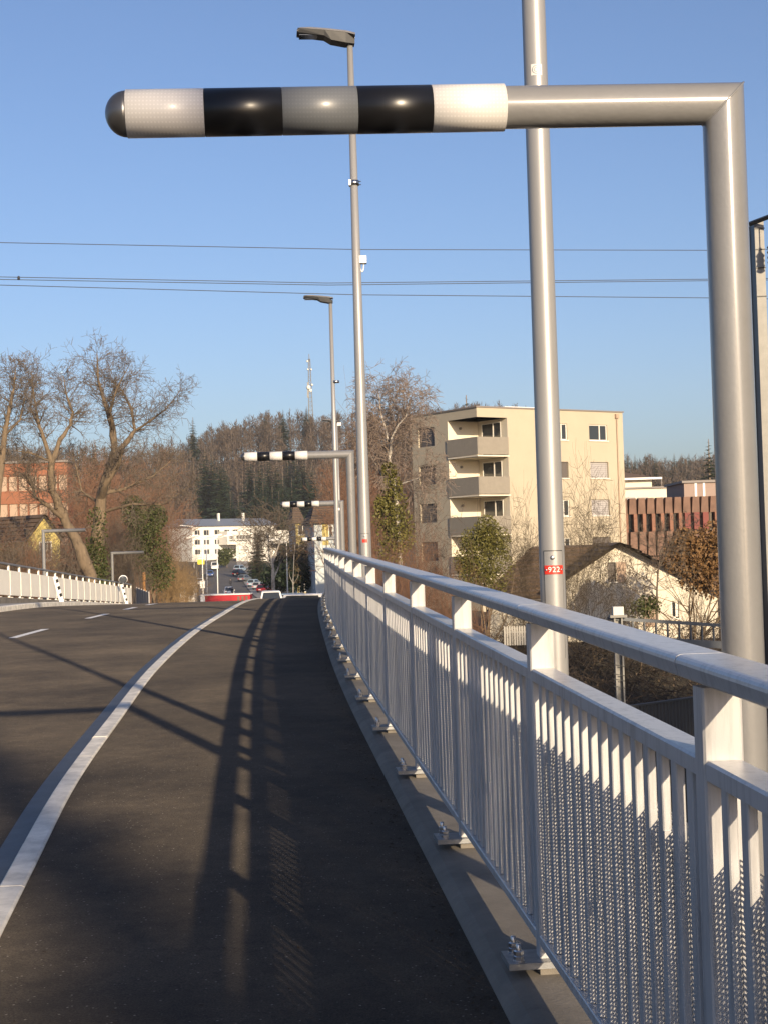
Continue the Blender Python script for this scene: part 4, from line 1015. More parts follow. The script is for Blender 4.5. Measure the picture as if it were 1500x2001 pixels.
def skeleton_tree(name, label, limbs, d, seed, K, mb_bark, mb_twig, kidlen=(1.2, 2.6), per=5, group=None, cat='tree', twr=.5, sc=1.):
    rg = random.Random(seed); bt, bc = MB(), MB(); base = None
    for (pp, r0, r1) in limbs:
        V = [at(x, y, d+dd*sc) for (x, y, dd) in pp]; r0 *= sc*.9; r1 *= sc*.9
        if base is None: base = V[0].copy()
        P = limb(bt, V, r0, r1)
        for i in range(int(len(P)*.35) if r0 > .15 else 2, len(P)):
            rr = r0+(r1-r0)*i/(len(P)-1); t = (P[i]-P[max(0, i-1)]).normalized() if i else UP
            nk = per if rr < .15 else max(1, per//2)
            for k in range(nk):
                ax = t.cross(rv(rg)); a = R(rg.uniform(30, 80)); dd = t*math.cos(a)+ax.normalized()*math.sin(a) if ax.length > .05 else t
                grow(bc, rg, P[i], dd, rg.uniform(*kidlen)*(1.0 if rr > .03 else .6), max(.012, rr*twr*rg.uniform(.5, 1)) if rr < .1 else rg.uniform(.02, .045), 1, K)
    root = thing(name, label, cat, (base.x, base.y, gz(base.x, base.y)), group)
    bt.build('trunk', mb_bark, root); bc.build('crown', mb_twig, root); return root
dt_ = 88.; SC = 1.45
K2 = dict(KT, kids=[5, 5, 4, 3], max=3, seg=.3); K2L = dict(K2, seg=.42, minr=.0085)
t3 = skeleton_tree('old_tree', 'gnarled bare tree with ivy at its foot, tallest on the left', [
    ([(190, 1150, 0), (192, 1060, 0), (196, 980, 0), (212, 928, -.2), (225, 885, 0), (221, 835, .3), (207, 790, .5), (192, 740, .6), (190, 690, .7)], .34, .02),
    ([(196, 975, 0), (205, 945, -.8), (232, 905, -1.2), (240, 880, -1.5)], .2, .08),
    ([(225, 885, 0), (250, 862, .5), (264, 840, .9), (258, 800, 1.2), (240, 765, 1.5), (222, 748, 1.6)], .13, .02),
    ([(222, 840, .2), (215, 805, -.6), (228, 760, -1), (252, 715, -1.2)], .09, .015),
    ([(264, 842, .9), (290, 825, .5), (325, 800, .2), (352, 765, 0)], .06, .012),
    ([(200, 965, 0), (245, 955, .8), (300, 930, 1.2), (335, 900, 1.4)], .10, .015),
    ([(205, 1000, 0), (260, 985, -1), (320, 985, -1.3), (372, 950, -1.5)], .08, .012),
    ([(196, 985, 0), (160, 960, 1), (150, 915, 1.2), (140, 880, 1.3)], .07, .012)], dt_, 3, K2L, M_bark, M_twig, (.6, 1.55), 5, sc=SC)
t2 = skeleton_tree('leaning_tree', 'bare leaning tree with crooked forked trunk before the brick building', [
    ([(180, 1140, 1), (163, 1085, 1), (147, 1050, 1), (127, 1015, .8), (114, 985, .6), (103, 955, .4), (101, 905, .2)], .29, .17),
    ([(101, 905, .2), (92, 875, 0), (76, 830, -.3), (67, 775, -.6), (62, 730, -.8)], .13, .015),
    ([(101, 905, .2), (118, 860, .5), (138, 830, .8), (142, 805, 1), (130, 770, 1.1), (124, 735, 1.2)], .13, .015),
    ([(127, 1015, .8), (96, 990, .3), (70, 972, 0), (62, 945, -.3), (50, 925, -.5)], .12, .04),
    ([(76, 830, -.3), (60, 800, .2), (64, 760, .3)], .06, .012),
    ([(95, 900, 0), (60, 885, -.8), (25, 880, -1.2)], .06, .012)], 84., 5, K2L, M_bark, M_twig, (.6, 1.5), 5, sc=SC)
t1 = skeleton_tree('slender_tree', 'bare tree cut off by the left edge of the view', [
    ([(-12, 1130, 0), (-8, 1000, 0), (2, 910, 0), (8, 860, 0), (18, 800, 0), (27, 760, 0), (32, 715, .2)], .22, .015),
    ([(2, 910, 0), (-20, 860, .5), (-30, 800, .8)], .1, .02), ([(10, 850, 0), (40, 820, -.4), (50, 770, -.6)], .07, .012)], 80., 8, K2L, M_bark, M_twig, (.6, 1.5), 5, sc=SC)
def leaves(b, rg, c, rad, n, size, shell=.35, droop=0., asp=.55):
    for i in range(n):
        q = rv(rg)*(rg.random()**shell); p = Vector((c.x+q.x*rad[0], c.y+q.y*rad[1], c.z+q.z*rad[2]))
        e = rv(rg); f = e.cross(rv(rg))
        if f.length < .05: continue
        f.normalize(); s = size*rg.uniform(.6, 1.4)
        b.add([p-e*s, p+f*s*asp, p+e*s, p-f*s*asp], [(0, 1, 2, 3)])
# ivy on the old tree
rg = random.Random(11); b = MB()
for i in range(16):
    c = at(rg.uniform(183, 200), rg.uniform(1000, 1145), dt_-.3); leaves(b, rg, c, (.6, .6, .7), 150, .075)
b.build('ivy', M_ivy, t3)
# evergreen shrub behind it
def bush(name, label, blobs, seed, mtl, n, size, stems=None, cat='shrub', asp=.55):
    rg = random.Random(seed); bl = MB(); first = at(*blobs[0][:3]); root = thing(name, label, cat, (first.x, first.y, gz(first.x, first.y)))
    for (x, y, d, rx_, rz_) in blobs:
        c = at(x, y, d); leaves(bl, rg, c, (rx_, rx_, rz_), n, size, .4, 0, asp)
    bl.build('foliage', mtl, root)
    bs = MB(); z0 = gz(first.x, first.y)
    for (x, y, d, rx_, rz_) in blobs:
        c = at(x, y, d); grow(bs, rg, Vector((first.x+rg.uniform(-.2, .2), first.y, z0)), (c-Vector((first.x, first.y, z0))), (c-Vector((first.x, first.y, z0))).length, .06, 2, KT)
    bs.build('stems', M_bark, root); return root
bush('evergreen_shrub', 'dark green ivy-clad shrub right of the tallest left tree', [(295, 1080, 106, 1.5, 2.3), (285, 1040, 106, 1.2, 1.5), (310, 1115, 106, 1.3, 1.6), (270, 1060, 106.5, 1.0, 1.8), (305, 1010, 107, .9, 1.0), (262, 1000, 107, 1.0, 1.2)], 21, M_ivy, 1500, .085)
# brown understorey on the left bank
KB = dict(KT, kids=[6, 6, 5, 3], max=3, seg=.3, wob=.28, up=[.08, .05, .02, .0], minr=.007)
def twig_shrub(name, label, px, py_top, d, spread, stems, seed, mtl, K=KB, group=None, lean=0, zb=None):
    rg = random.Random(seed); p = at(px, py_top, d); z0 = gz(p.x, d) if zb is None else zb; h = p.z-z0; b = MB()
    root = thing(name, label, 'shrub', (p.x, d, z0), group)
    for k in range(stems):
        a = rg.uniform(0, 6.28); q = spread*rg.uniform(.2, 1)/h
        grow(b, rg, Vector((p.x+math.cos(a)*spread*.12, d+math.sin(a)*spread*.12, z0)), Vector((math.cos(a)*q+lean, math.sin(a)*q, 1)), h*rg.uniform(.65, .95), rg.uniform(.025, .045), 0 if K['max'] > 2 else 1, K)
    fit(b, Vector((p.x, d, z0)), h, spread); b.build('branches', mtl, root); return root
lab_side = ['at the left edge of the view', 'under the slender tree', 'below the yellow gable', 'beside the leaning trunk', 'behind the first plain portal', 'between the two old trunks', 'right of the ivy-clad trunk', 'under the long low limb', 'behind the round mirror', 'left of the far street', 'below the skyline conifer', 'at the top of the left bank', 'in the shade under the leaning tree', 'filling the gap left of the ivy-clad trunk', 'dark and low behind the first plain portal', 'dark and low between the two plain portals', 'close behind the parapet at the left edge']
spots = [(12, 1025, 76, 2.2), (48, 1040, 80, 2.2), (85, 1055, 84, 2.2), (122, 1040, 92, 2.4), (60, 1000, 96, 2.5), (158, 1045, 96, 2.2), (222, 1010, 104, 2.4), (258, 990, 112, 2.6), (245, 1060, 103, 2.0), (345, 1030, 122, 2.4), (330, 960, 135, 3.0), (290, 930, 140, 3.2), (105, 1060, 90, 2.2), (165, 1075, 92, 2.0), (55, 1065, 82, 2.2), (150, 1085, 96, 2.2), (15, 1065, 76, 2.0)]
for i, (px, py, d, sp_) in enumerate(spots):
    twig_shrub('bare_shrub', 'bare brown shrub in the left thicket, '+lab_side[i], px, py, d, sp_, 7 if i % 2 else 9, 40+i, (M_twig_r if i % 3 == 1 else M_twig), dict(KB, minr=.009), group='bare shrubs in the left thicket')
for i, (px, py, d, lab) in enumerate([(340, 1085, 118, 'tallest tan twiggy shrub beside the far street'), (366, 1105, 126, 'tan twiggy shrub nearest the far street'), (322, 1120, 112, 'low tan twiggy shrub past the timber post')]):
    twig_shrub('reed_shrub', lab, px, py, d, 1.5, 11, 70+i, M_twig_t, dict(KB, minr=.009), group='tan shrubs by the far street')
# ---- birch with ivy
KBi = dict(KT, kids=[6, 6, 5, 4], up=[.05, -.02, -.16, -.25], minr=.011, ratio=(.35, .6), seg=.45, wob=.2)
bi = skeleton_tree('birch_tree', 'white-barked birch with drooping twigs left of the apartment block', [
    ([(782, 1120, 0), (776, 1010, 0), (768, 940, 0), (762, 918, 0), (760, 880, 0), (755, 847, 0), (743, 805, .3), (740, 770, .4)], .20, .03),
    ([(762, 890, 0), (765, 855, -.5), (778, 830, -.8), (792, 815, -1), (803, 780, -1.2)], .11, .02),
    ([(766, 945, 0), (747, 933, .8), (733, 905, 1.2), (718, 880, 1.4), (712, 850, 1.5)], .09, .02),
    ([(768, 950, 0), (800, 940, -.5), (830, 930, -.8), (850, 920, -.9)], .06, .012),
    ([(758, 860, 0), (752, 820, 1), (768, 785, 1.3), (780, 755, 1.5)], .08, .02)], 93., 14, KBi, M_birch, M_twig_b, (1.1, 2.2), 4)
rg = random.Random(15); b = MB()
for (x, y, r_) in ((760, 920, .5), (765, 950, .7), (770, 985, .9), (757, 1010, 1.0), (778, 1020, 1.0), (768, 1045, 1.1), (748, 985, .6), (785, 1050, .9), (765, 1080, 1.0)): leaves(b, rg, at(x, y, 92.7), (r_, r_, r_*1.1), 420, .10)
b.build('ivy', M_olive, bi)
twig_shrub('bare_tree_tall', 'tall bare brown tree behind the slim lamp post', 700, 800, 120, 4.0, 7, 91, M_twig_r, dict(KB, minr=.016, kids=[7, 6, 5, 4]), zb=-4)
twig_shrub('bare_tree_tall', 'bare brown tree touching the left wall of the apartment block', 812, 900, 97, 2.5, 5, 93, M_twig, dict(KB, minr=.012), zb=-4)
# ---- right-hand garden shrubs
bush('olive_shrub', 'dense olive green shrub before the apartment block balconies', [(945, 1085, 68, 1.15, 1.5), (925, 1060, 68, .7, .8), (965, 1060, 68, .8, .9), (950, 1035, 68, .6, .7), (930, 1120, 68, .9, 1.1), (965, 1110, 68, 1.0, 1.2), (948, 1140, 68, 1.0, 1.0), (910, 1100, 68, .6, .8)], 23, M_olive, 1500, .05)
for i, (px, py, d, m_, sp_, lab) in enumerate([
        (770, 1050, 70, M_twig_r, 1.5, 'reddish bare hedge plant below the birch'), (825, 1040, 72, M_twig_r, 1.5, 'reddish bare hedge plant left of the olive shrub'), (870, 1075, 66, M_twig_r, 1.3, 'reddish bare hedge plant at the foot of the olive shrub'), (800, 1090, 62, M_twig_r, 1.3, 'low reddish hedge plant seen over the handrail'),
        (1022, 990, 70, M_twig, 1.5, 'bare shrub between olive shrub and near lamp post'), (1150, 935, 66, M_twig, 1.9, 'large many-stemmed bare shrub right of the near lamp post'), (1120, 1000, 64, M_twig, 1.2, 'smaller bare shrub touching the near lamp post'),
        (1215, 1085, 62, M_twig, 1.1, 'bare shrub before the white gable'), (880, 1160, 58, M_twig_r, 1.2, 'brown hedge plant seen through the upper railing gap'), (1000, 1185, 58, M_twig, 1.2, 'brown scrub below the tiled roof'), (745, 1085, 60, M_twig_r, 1.1, 'reddish hedge plant behind the far railing posts'), (930, 1175, 60, M_twig_r, 1.2, 'brown hedge plant under the olive shrub')]):
    twig_shrub('bare_shrub', lab, px, py, d, sp_*(.8 if m_ is M_twig else 1), 9, 110+i, m_ if m_ is not M_twig else M_twig_d, KB if m_ is not M_twig else dict(KB, kids=[7, 6, 4, 2], minr=.010))
sm = skeleton_tree('small_tree', 'small bare tree with thin dark trunk in front of the white house', [
    ([(1283, 1215, 0), (1282, 1170, 0), (1284, 1120, 0), (1290, 1080, 0), (1300, 1050, 0)], .07, .02), ([(1283, 1150, 0), (1262, 1130, .2), (1225, 1110, .4)], .03, .01), ([(1285, 1110, 0), (1305, 1075, -.3), (1330, 1030, -.4)], .035, .01)], 64., 31, dict(K2, minr=.007), M_twig, M_twig, (.5, 1.2), 3)
bt_ = bush('dry_beech', 'shrub full of dry brown leaves left of the portal post', [(1345, 1075, 66, .9, .9), (1320, 1090, 66, .7, .8), (1375, 1090, 66, .9, 1.0), (1355, 1120, 66, .9, .9), (1390, 1060, 66, .8, 1.0), (1335, 1055, 66, .6, .6), (1385, 1130, 66, .9, 1.0), (1410, 1100, 66, 1, 1.2), (1430, 1060, 66, 1, 1.2)], 27, M_brownleaf, 800, .085)
for i, (px, py) in enumerate([(1335, 1150), (1370, 1140), (1400, 1130), (1350, 1165)]): twig_shrub('bare_shrub', ['dark stems under the left end of the dry-leaved shrub', 'dark stems under the middle of the dry-leaved shrub', 'dark stems under the dry-leaved shrub beside the portal post', 'short dark stems in front of the dry-leaved shrub'][i], px, py-40, 66, .9, 4, 140+i, M_twig, dict(KB, kids=[4, 4, 3, 2]), group='stems under the dry shrub')
# low evergreen in front of the white house
bush('low_shrub', 'low green shrub at the foot of the white house', [(1245, 1190, 64, .8, .5), (1265, 1185, 64, .6, .5)], 33, M_ivy, 500, .06)
# ---- dark scrub on the railway bank
rg = random.Random(51); b = MB()
for i in range(9000):
    Y = rg.uniform(49, 71); X = rg.uniform(Y*.03, Y*.30)
    z = gz(X, Y)+rg.random()**1.5*1.3
    d = Vector((rg.uniform(-1, 1), rg.uniform(-1, 1), rg.uniform(-.2, 1))).normalized(); p = Vector((X, Y, z)); L = rg.uniform(.3, 1.1)
    b.tube([p, p+d*L*.5+rv(rg)*.08, p+d*L+rv(rg)*.1-UP*.1], [.012, .011, .006], 3, False)
o = b.build('bramble_thicket', M_brownb); tag(o, 'dark brown bramble scrub covering the railway bank below the bridge', 'scrub', kind='stuff')
b = MB()
for i in range(1500):
    Y = rg.uniform(49, 72); X = rg.uniform(Y*.03, Y*.30); p = Vector((X, Y, gz(X, Y)+rg.random()*.7)); leaves(b, rg, p, (.2, .2, .2), 1, .09)
o = b.build('scrub_leaves', M_bark); tag(o, 'fallen and withered leaves in the scrub on the railway bank', 'scrub', kind='stuff')
# white garden fence glimpsed through the railing gap
A = at(985, 1226, 57); B = at(1058, 1236, 57); A.z = B.z = at(1020, 1240, 57).z
gf = thing('picket_fence', 'pale picket fence glimpsed below the handrail left of the lamp post', 'fence', A)
n = 16
for k in range(n):
    P = A.lerp(B, k/(n-1)); b = MB(); b.add([P+Vector((-.035, 0, -.4)), P+Vector((.035, 0, -.4)), P+Vector((.035, 0, .3)), P+Vector((0, 0, .36)), P+Vector((-.035, 0, .3))]+[P+Vector((-.035, .02, -.4)), P+Vector((.035, .02, -.4)), P+Vector((.035, .02, .3)), P+Vector((0, .02, .36)), P+Vector((-.035, .02, .3))], [(0, 1, 2, 3, 4), (5, 9, 8, 7, 6), (0, 4, 9, 5), (1, 6, 7, 2), (4, 3, 8, 9), (3, 2, 7, 8)]); b.build('picket', M_fence, gf)
b = MB(); b.obox((A+B)/2+Vector((0, .04, .1)), Vector((1, 0, 0)), Vector((0, 1, 0)), UP, (B-A).length/2, .015, .03); b.build('rail', M_fence, gf)

# ---- conifers
def spruce_mesh(seed, H=10., Rb=1.9, n=40, nm='spruce'):
    rg = random.Random(seed); bc = MB(); z = H*.10
    for k in range(n):
        t = k/(n-1); zz0 = H*(.10+.88*t); L = Rb*(1-t)**.85+.12
        m = 8 if t < .7 else 6; a0 = rg.uniform(0, 6.28)
        for j in range(m):
            a = a0+6.283*j/m+rg.uniform(-.25, .25); LL = L*rg.uniform(.65, 1.15); d = Vector((math.cos(a), math.sin(a), 0)); e = Vector((-d.y, d.x, 0))
            zz = zz0+rg.uniform(-.22, .22)*(1-t*.7)
            dr = -.22-.25*(1-t)*rg.uniform(.6, 1.3)
            for q in range(4):
                f0, f1 = q/4, (q+1.35)/4; w_ = LL*.38*(1-f0*.6)
                p0 = d*(LL*f0)+UP*(zz+LL*f0*dr+LL*f0*f0*.18); p1 = d*(LL*min(1.05, f1))+UP*(zz+LL*f1*dr+LL*f1*f1*.18)
                for s in (-1, 1):
                    tip = p1*.6+p0*.4+e*(s*w_)-UP*(w_*rg.uniform(.25, .7)); tip.z = tip.z
                    bc.add([p0, p1, tip], [(0, 1, 2)])
    bt = MB(); bt.tube([(0, 0, 0), (0, 0, H*.5), (0, 0, H)], [H*.016, H*.010, .02], 6, False)
    return bc.mesh(nm+'_crown', M_needle), bt.mesh('trunk', M_ftrunk)
SPR = [spruce_mesh(1), spruce_mesh(2, Rb=1.6), spruce_mesh(3, Rb=2.2, n=36)]
def spruce(label, X, Y, ztop, i, group, wide=1., zb=None):
    z0 = gz(X, Y)-.3 if zb is None else zb; h = ztop-z0; s = h/10.
    root = thing('spruce_tree', label, 'tree', (X, Y, z0), group); me = SPR[i % 3]
    c = inst('crown', me[0], root, (0, 0, 0), i*1.7, (s*wide, s*wide, s)); inst('trunk', me[1], root, (0, 0, 0), 0, (s, s, s)); return root
for i, (px, yt, d) in enumerate([(400, 873, 560), (415, 880, 560), (430, 890, 545), (450, 960, 490), (466, 968, 485), (488, 893, 545), (507, 895, 535), (524, 885, 545), (541, 900, 540), (552, 925, 520), (497, 935, 500), (514, 942, 495), (532, 950, 492), (562, 892, 560), (577, 893, 555), (592, 890, 560), (609, 902, 550), (545, 960, 480), (570, 935, 530), (440, 905, 560)]):
    p = at(px, yt, d); spruce('dark spruce in the wood behind the white flats', p.x, d, p.z, i, 'dark spruces in the hillside wood', 1.05)
for i, (px, yt, d) in enumerate([(519, 806, 700), (553, 800, 690), (599, 793, 720), (377, 815, 680)]):
    p = at(px, yt, d); spruce('spruce whose tip stands out on the skyline of the wooded hill', p.x, d, p.z, i+1, 'skyline spruces')
rg = random.Random(77)
for i in range(24):
    px = 1205+i*9.5+rg.uniform(-4, 4); d = rg.uniform(600, 720); p = at(px, rg.uniform(884, 908), d); spruce('small far spruce on the horizon right of the apartment block', p.x, d, p.z, i, 'far spruces on the right', 1.0)
p = at(910, 772, 260); spruce('lone conifer tip above the roof of the apartment block', p.x, 260, p.z, 2, None, .8)
p = at(1383, 858, 190); spruce('spruce beside the nearest portal post in the distance', p.x, 190, p.z, 1, None, .9)
p = at(152, 872, 330); spruce('dark conifer behind the leaning left tree', p.x, 330, p.z, 0, None, 1.0)
p = at(186, 860, 345); spruce('taller dark conifer behind the tallest left tree', p.x, 345, p.z, 2, None, 1.0)
# ---- leafless hillside wood: one mass
def forest():
    rg = random.Random(99); b = MB(); tb = MB()
    for i in range(1300):
        Y = 500+300*rg.random()**.8; t = rg.uniform(-.29, .29); X = t*Y
        if Y < 566 and -.125 < t < -.045: continue
        z = gz(X, Y)-.5; h = rg.uniform(17, 24)*(1 if Y > 540 else .75); R_ = h*rg.uniform(.17, .27)
        tb.tube([(X, Y, z), (X+rg.uniform(-.5, .5), Y, z+h*.9)], [.24, .07], 3, False)
        for k in range(115):
            f = rg.uniform(.36, 1.02); a = rg.uniform(0, 6.28); rr = R_*math.sin(math.pi*min(.98, (f-.18)/.85))**.6
            p0 = Vector((X, Y, z+h*f*.86)); e = Vector((math.cos(a)*rr, math.sin(a)*rr, h*rg.uniform(.0, .13))); p1 = p0+e*rg.uniform(.6, 1.)
            s = Vector((rg.uniform(-1, 1), rg.uniform(-1, 1), rg.uniform(-.3, .3))).normalized()*rg.uniform(.13, .3)
            b.add([p0-s*.7, p0+s*.7, p1], [(0, 1, 2)])
            q = p0.lerp(p1, rg.uniform(.4, .9)); e2 = Vector((rg.uniform(-1, 1), rg.uniform(-1, 1), rg.uniform(.3, 1.6)))*rg.uniform(.8, 1.6)
            b.add([q-s*.8, q+s*.8, q+e2], [(0, 1, 2)])
    root = thing('forest', 'leafless brown wood covering the hill behind the street', 'wood', (-30, 600, gz(-30, 600))); root['kind'] = 'stuff'
    b.build('crowns', M_forest, root)['kind'] = 'stuff'; tb.build('trunks', M_ftrunk, root)['kind'] = 'stuff'
forest()
# bare trees nearer than the hill, on the left bank and beside the street
def tmpl(seed, K, H=10.):
    rg = random.Random(seed); b = MB(); grow(b, rg, Vector((0, 0, 0)), UP, H*.75, H*.022, 0, K); fit(b, Vector((0, 0, 0)), H, H*.26); return b.mesh('branches', M_twig_r)
KM = dict(seg=1.0, wob=.16, up=[.1, .10, .06, .03], kids=[12, 7, 5, 4], ratio=(.35, .62), ang=(25, 62), minr=.016, sides=[6, 3, 3, 3], max=3); KM['from'] = .28
TM = [tmpl(5, KM), tmpl(6, KM), tmpl(7, KM)]
rg = random.Random(123)
for i in range(26):
    px = rg.uniform(140, 385); d = rg.uniform(140, 300); yt = rg.uniform(880, 950)+(max(0, px-300)*1.2); p = at(px, yt, d); z0 = gz(p.x, d)-.3
    if abs(p.x-sx(d)) < 9: continue
    root = thing('bare_tree', 'bare brown tree on the bank between the left thicket and the hill', 'tree', (p.x, d, z0), 'bare trees on the left bank'); s = (p.z-z0)/10
    inst('branches', TM[i % 3], root, (0, 0, 0), i*2.1, (s*.9, s*.9, s))
for i in range(13):
    px = rg.uniform(640, 810); d = rg.uniform(150, 330); yt = rg.uniform(890, 980); p = at(px, yt, d); z0 = gz(p.x, d)-.3
    root = thing('bare_tree', 'bare brown tree between the pale houses and the apartment block', 'tree', (p.x, d, z0), 'bare trees behind the railing bend'); s = (p.z-z0)/10
    inst('branches', TM[i % 3], root, (0, 0, 0), i*1.3, (s*.9, s*.9, s))
# unseen trees behind the viewer, shading the deck and the railway cutting
for i, (X, Y, zt) in enumerate([(23, -19, 14), (27.5, -15, 17), (32, -10, 20), (36, -6, 20), (41, -2, 19), (46, 3, 17)]):
    spruce('unseen tall spruce added behind the viewer to shade the railway cutting', X, Y, zt, i, 'spruces behind the viewer', 1.9)  # row added out of view only to darken the cutting
spruce('slim spruce behind the viewer, shading the cycle path', 10.45, -22.95, 12.9, 1, None, .72, zb=-6.5)
spruce('unseen taller slim spruce added behind the viewer to deepen the path shadow', 13.95, -32.2, 16.2, 0, None, .42, zb=-6.5)  # second slim spruce added to make the tree shadow denser
root = thing('bare_tree', 'bare tree farther behind the viewer, shading the road', 'tree', (12.5, -48, -6.5)); inst('branches', TM[2], root, (0, 0, 0), 2., (1.7, 1.7, 2.45))
# ================================================================== FAR STREET
def car(label, X, Y, z, rz, paint, kind='hatch', group='cars on the far street'):
    L, W, H = {'hatch': (4.1, 1.76, 1.48), 'suv': (4.5, 1.85, 1.68), 'van': (5.0, 1.95, 2.1)}[kind]
    root = thing('car' if kind != 'van' else 'van', label, 'car' if kind != 'van' else 'van', (X, Y, z), group, rz)
    def bld(b, nm, m_, par=None): return b.build(nm, m_, par or root, off=None)
    hb = H*.56; w2 = W/2
    # lower body lofted along y
    st = [(-L/2, .86, .42, hb*.86), (-L/2+.12, .97, .30, hb*.98), (-L*.3, 1, .24, hb), (0, 1, .22, hb), (L*.25, 1, .24, hb*.97), (L/2-.35, .96, .26, hb*.86), (L/2-.05, .84, .34, hb*.70)]
    b = MB()
    for (y, f, zl, zh) in st:
        x = w2*f; b.v.extend([(-x*.92, y, zl), (x*.92, y, zl), (x, y, zl+.18), (x, y, zh-.12), (x*.92, y, zh), (-x*.92, y, zh), (-x, y, zh-.12), (-x, y, zl+.18)])
    n = 8
    for i in range(len(st)-1):
        for k in range(n): k2 = (k+1) % n; b.face((i*n+k, i*n+k2, (i+1)*n+k2, (i+1)*n+k), True)
    b.face(range(n)[::-1]); b.face([(len(st)-1)*n+k for k in range(n)])
    body = bld(b, 'body', paint)
    # cabin
    y0, y1, t0, t1 = (-L/2+.10, L*.20, -L/2+.45, L*.02) if kind != 'van' else (-L/2+.06, L*.34, -L/2+.15, L*.2)
    wb_, wt = w2*.92, w2*.74 if kind != 'van' else w2*.84; zb_ = hb-.03; zt_ = H
    q = [(-wb_, y0, zb_), (wb_, y0, zb_), (wb_, y1, zb_), (-wb_, y1, zb_), (-wt, t0, zt_-.06), (wt, t0, zt_-.06), (wt, t1, zt_-.06), (-wt, t1, zt_-.06)]
    b = MB(); b.add(q, [(0, 1, 5, 4), (1, 2, 6, 5), (2, 3, 7, 6), (3, 0, 4, 7)]); cab = bld(b, 'cabin', paint)
    b = MB(); b.add([q[4], q[5], q[6], q[7], (-wt*.86, t0+.1, zt_), (wt*.86, t0+.1, zt_), (wt*.86, t1-.1, zt_), (-wt*.86, t1-.1, zt_)], [(0, 1, 5, 4), (1, 2, 6, 5), (2, 3, 7, 6), (3, 0, 4, 7), (4, 5, 6, 7)], True); bld(b, 'roof', paint)
    Q = [Vector(v_) for v_ in q]
    for (i0, i1, i2, i3, nm) in ((0, 1, 5, 4, 'rear_window'), (2, 3, 7, 6, 'windscreen'), (1, 2, 6, 5, 'side_window'), (3, 0, 4, 7, 'side_window')):
        c = (Q[i0]+Q[i1]+Q[i2]+Q[i3])/4; nn = (Q[i1]-Q[i0]).cross(Q[i3]-Q[i0]).normalized()
        b = MB(); b.add([c+(v_-c)*.84+nn*.012 for v_ in (Q[i0], Q[i1], Q[i2], Q[i3])], [(0, 1, 2, 3)]); bld(b, nm, M_glass, cab)
    wh = MB(); wh.lathe((-.11, 0, 0), [(.24, 0), (.32, .02), (.32, .20), (.24, .22)], 16, (1, 0, 0)); wm = wh.mesh('tyre', M_tyre)
    rm = MB(); rm.lathe((-.115, 0, 0), [(.20, 0), (.20, .23)], 12, (1, 0, 0)); rmm = rm.mesh('rim', M_rim)
    for sx_ in (-1, 1):
        for yy in (-L*.30, L*.31): tw = inst('tyre', wm, root, (sx_*(w2-.10), yy, .32)); inst('rim', rmm, tw)
        b = MB(); b.box((sx_*w2*.62-.14, -L/2-.02, hb*.62), (sx_*w2*.62+.14, -L/2+.06, hb*.84)); bld(b, 'tail_lamp', M_tail, body)
        b = MB(); b.box((sx_*w2*.60-.16, L/2-.16, hb*.50), (sx_*w2*.60+.14, L/2-.02, hb*.66)); bld(b, 'headlamp', M_head, body)
        b = MB(); b.box((sx_*(w2+.07)-.09, L*.13, hb), (sx_*(w2+.07)+.09, L*.13+.1, hb+.14)); bld(b, 'wing_mirror', paint, body)
    b = MB(); b.box((-.26, -L/2-.035, .48), (.26, -L/2+.0, .59)); bld(b, 'number_plate', M_whitep, body)
    return root
def onst(px, d): p = at(px, 1100, d); return p.x
def hdg(d): return math.atan2(-(sx(d+5)-sx(d-5)), 10)
car('white car driving away down the far street behind the red trailer', onst(446, 262), 262, zr(262), hdg(262), PAINT['white'], 'suv')
car('white SUV with red rear strip just beyond the bridge crest', onst(528, 112), 112, zr(112)-.42, hdg(112), PAINT['white'], 'suv', None)
for (px, d, pc, kd, lab, fl) in [(420, 385, 'white', 'van', 'white van coming down the left side of the far street', 1), (410, 352, 'blue', 'hatch', 'blue car parked left on the far street', 1), (391, 312, 'silver', 'hatch', 'silver car at the left kerb of the far street', 1), (399, 335, 'black', 'hatch', 'black car behind the silver one on the far street', 1),
        (497, 300, 'lightblue', 'hatch', 'pale blue parked car in the right-hand row of the far street', 0), (507, 287, 'silver', 'hatch', 'silver parked car in the right-hand row of the far street', 0), (516, 274, 'red', 'hatch', 'red parked car in the right-hand row of the far street', 0), (478, 325, 'grey', 'hatch', 'grey parked car at the start of the right-hand row', 0),
        (468, 350, 'black', 'suv', 'black parked car before the flats', 0), (470, 372, 'lightblue', 'suv', 'pale parked car farthest up the right side', 0)]:
    X = onst(px, d); car(lab, X, d, max(zr(d)+.02, gz(X, d)), hdg(d)+(math.pi if fl else R(-28)), PAINT[pc], kd)
for (px, d, pc, kd, lab) in [(520, 150, 'black', 'hatch', 'dark car below the light-trunked tree'), (550, 128, 'lightblue', 'suv', 'pale car roof showing over the crest beside the tree trunk'), (583, 122, 'white', 'van', 'white vehicle roof showing over the crest near the pale houses'), (626, 126, 'black', 'suv', 'dark car in front of the pale house by the railing')]:
    X = onst(px, d); zt = 1.63-.0305*d
    car(lab, X, d, zt-1.35 if kd != 'van' else zt-1.85, R(70), PAINT[pc], kd, 'cars parked beyond the crest')
    o = MB(); o.box((X-4, d-3, zt-1.35-(.5 if kd == 'van' else 0)-.6), (X+4, d+3, zt-1.37-(.5 if kd == 'van' else 0))); tag(o.build('parking_ground', M_street), kind='structure')
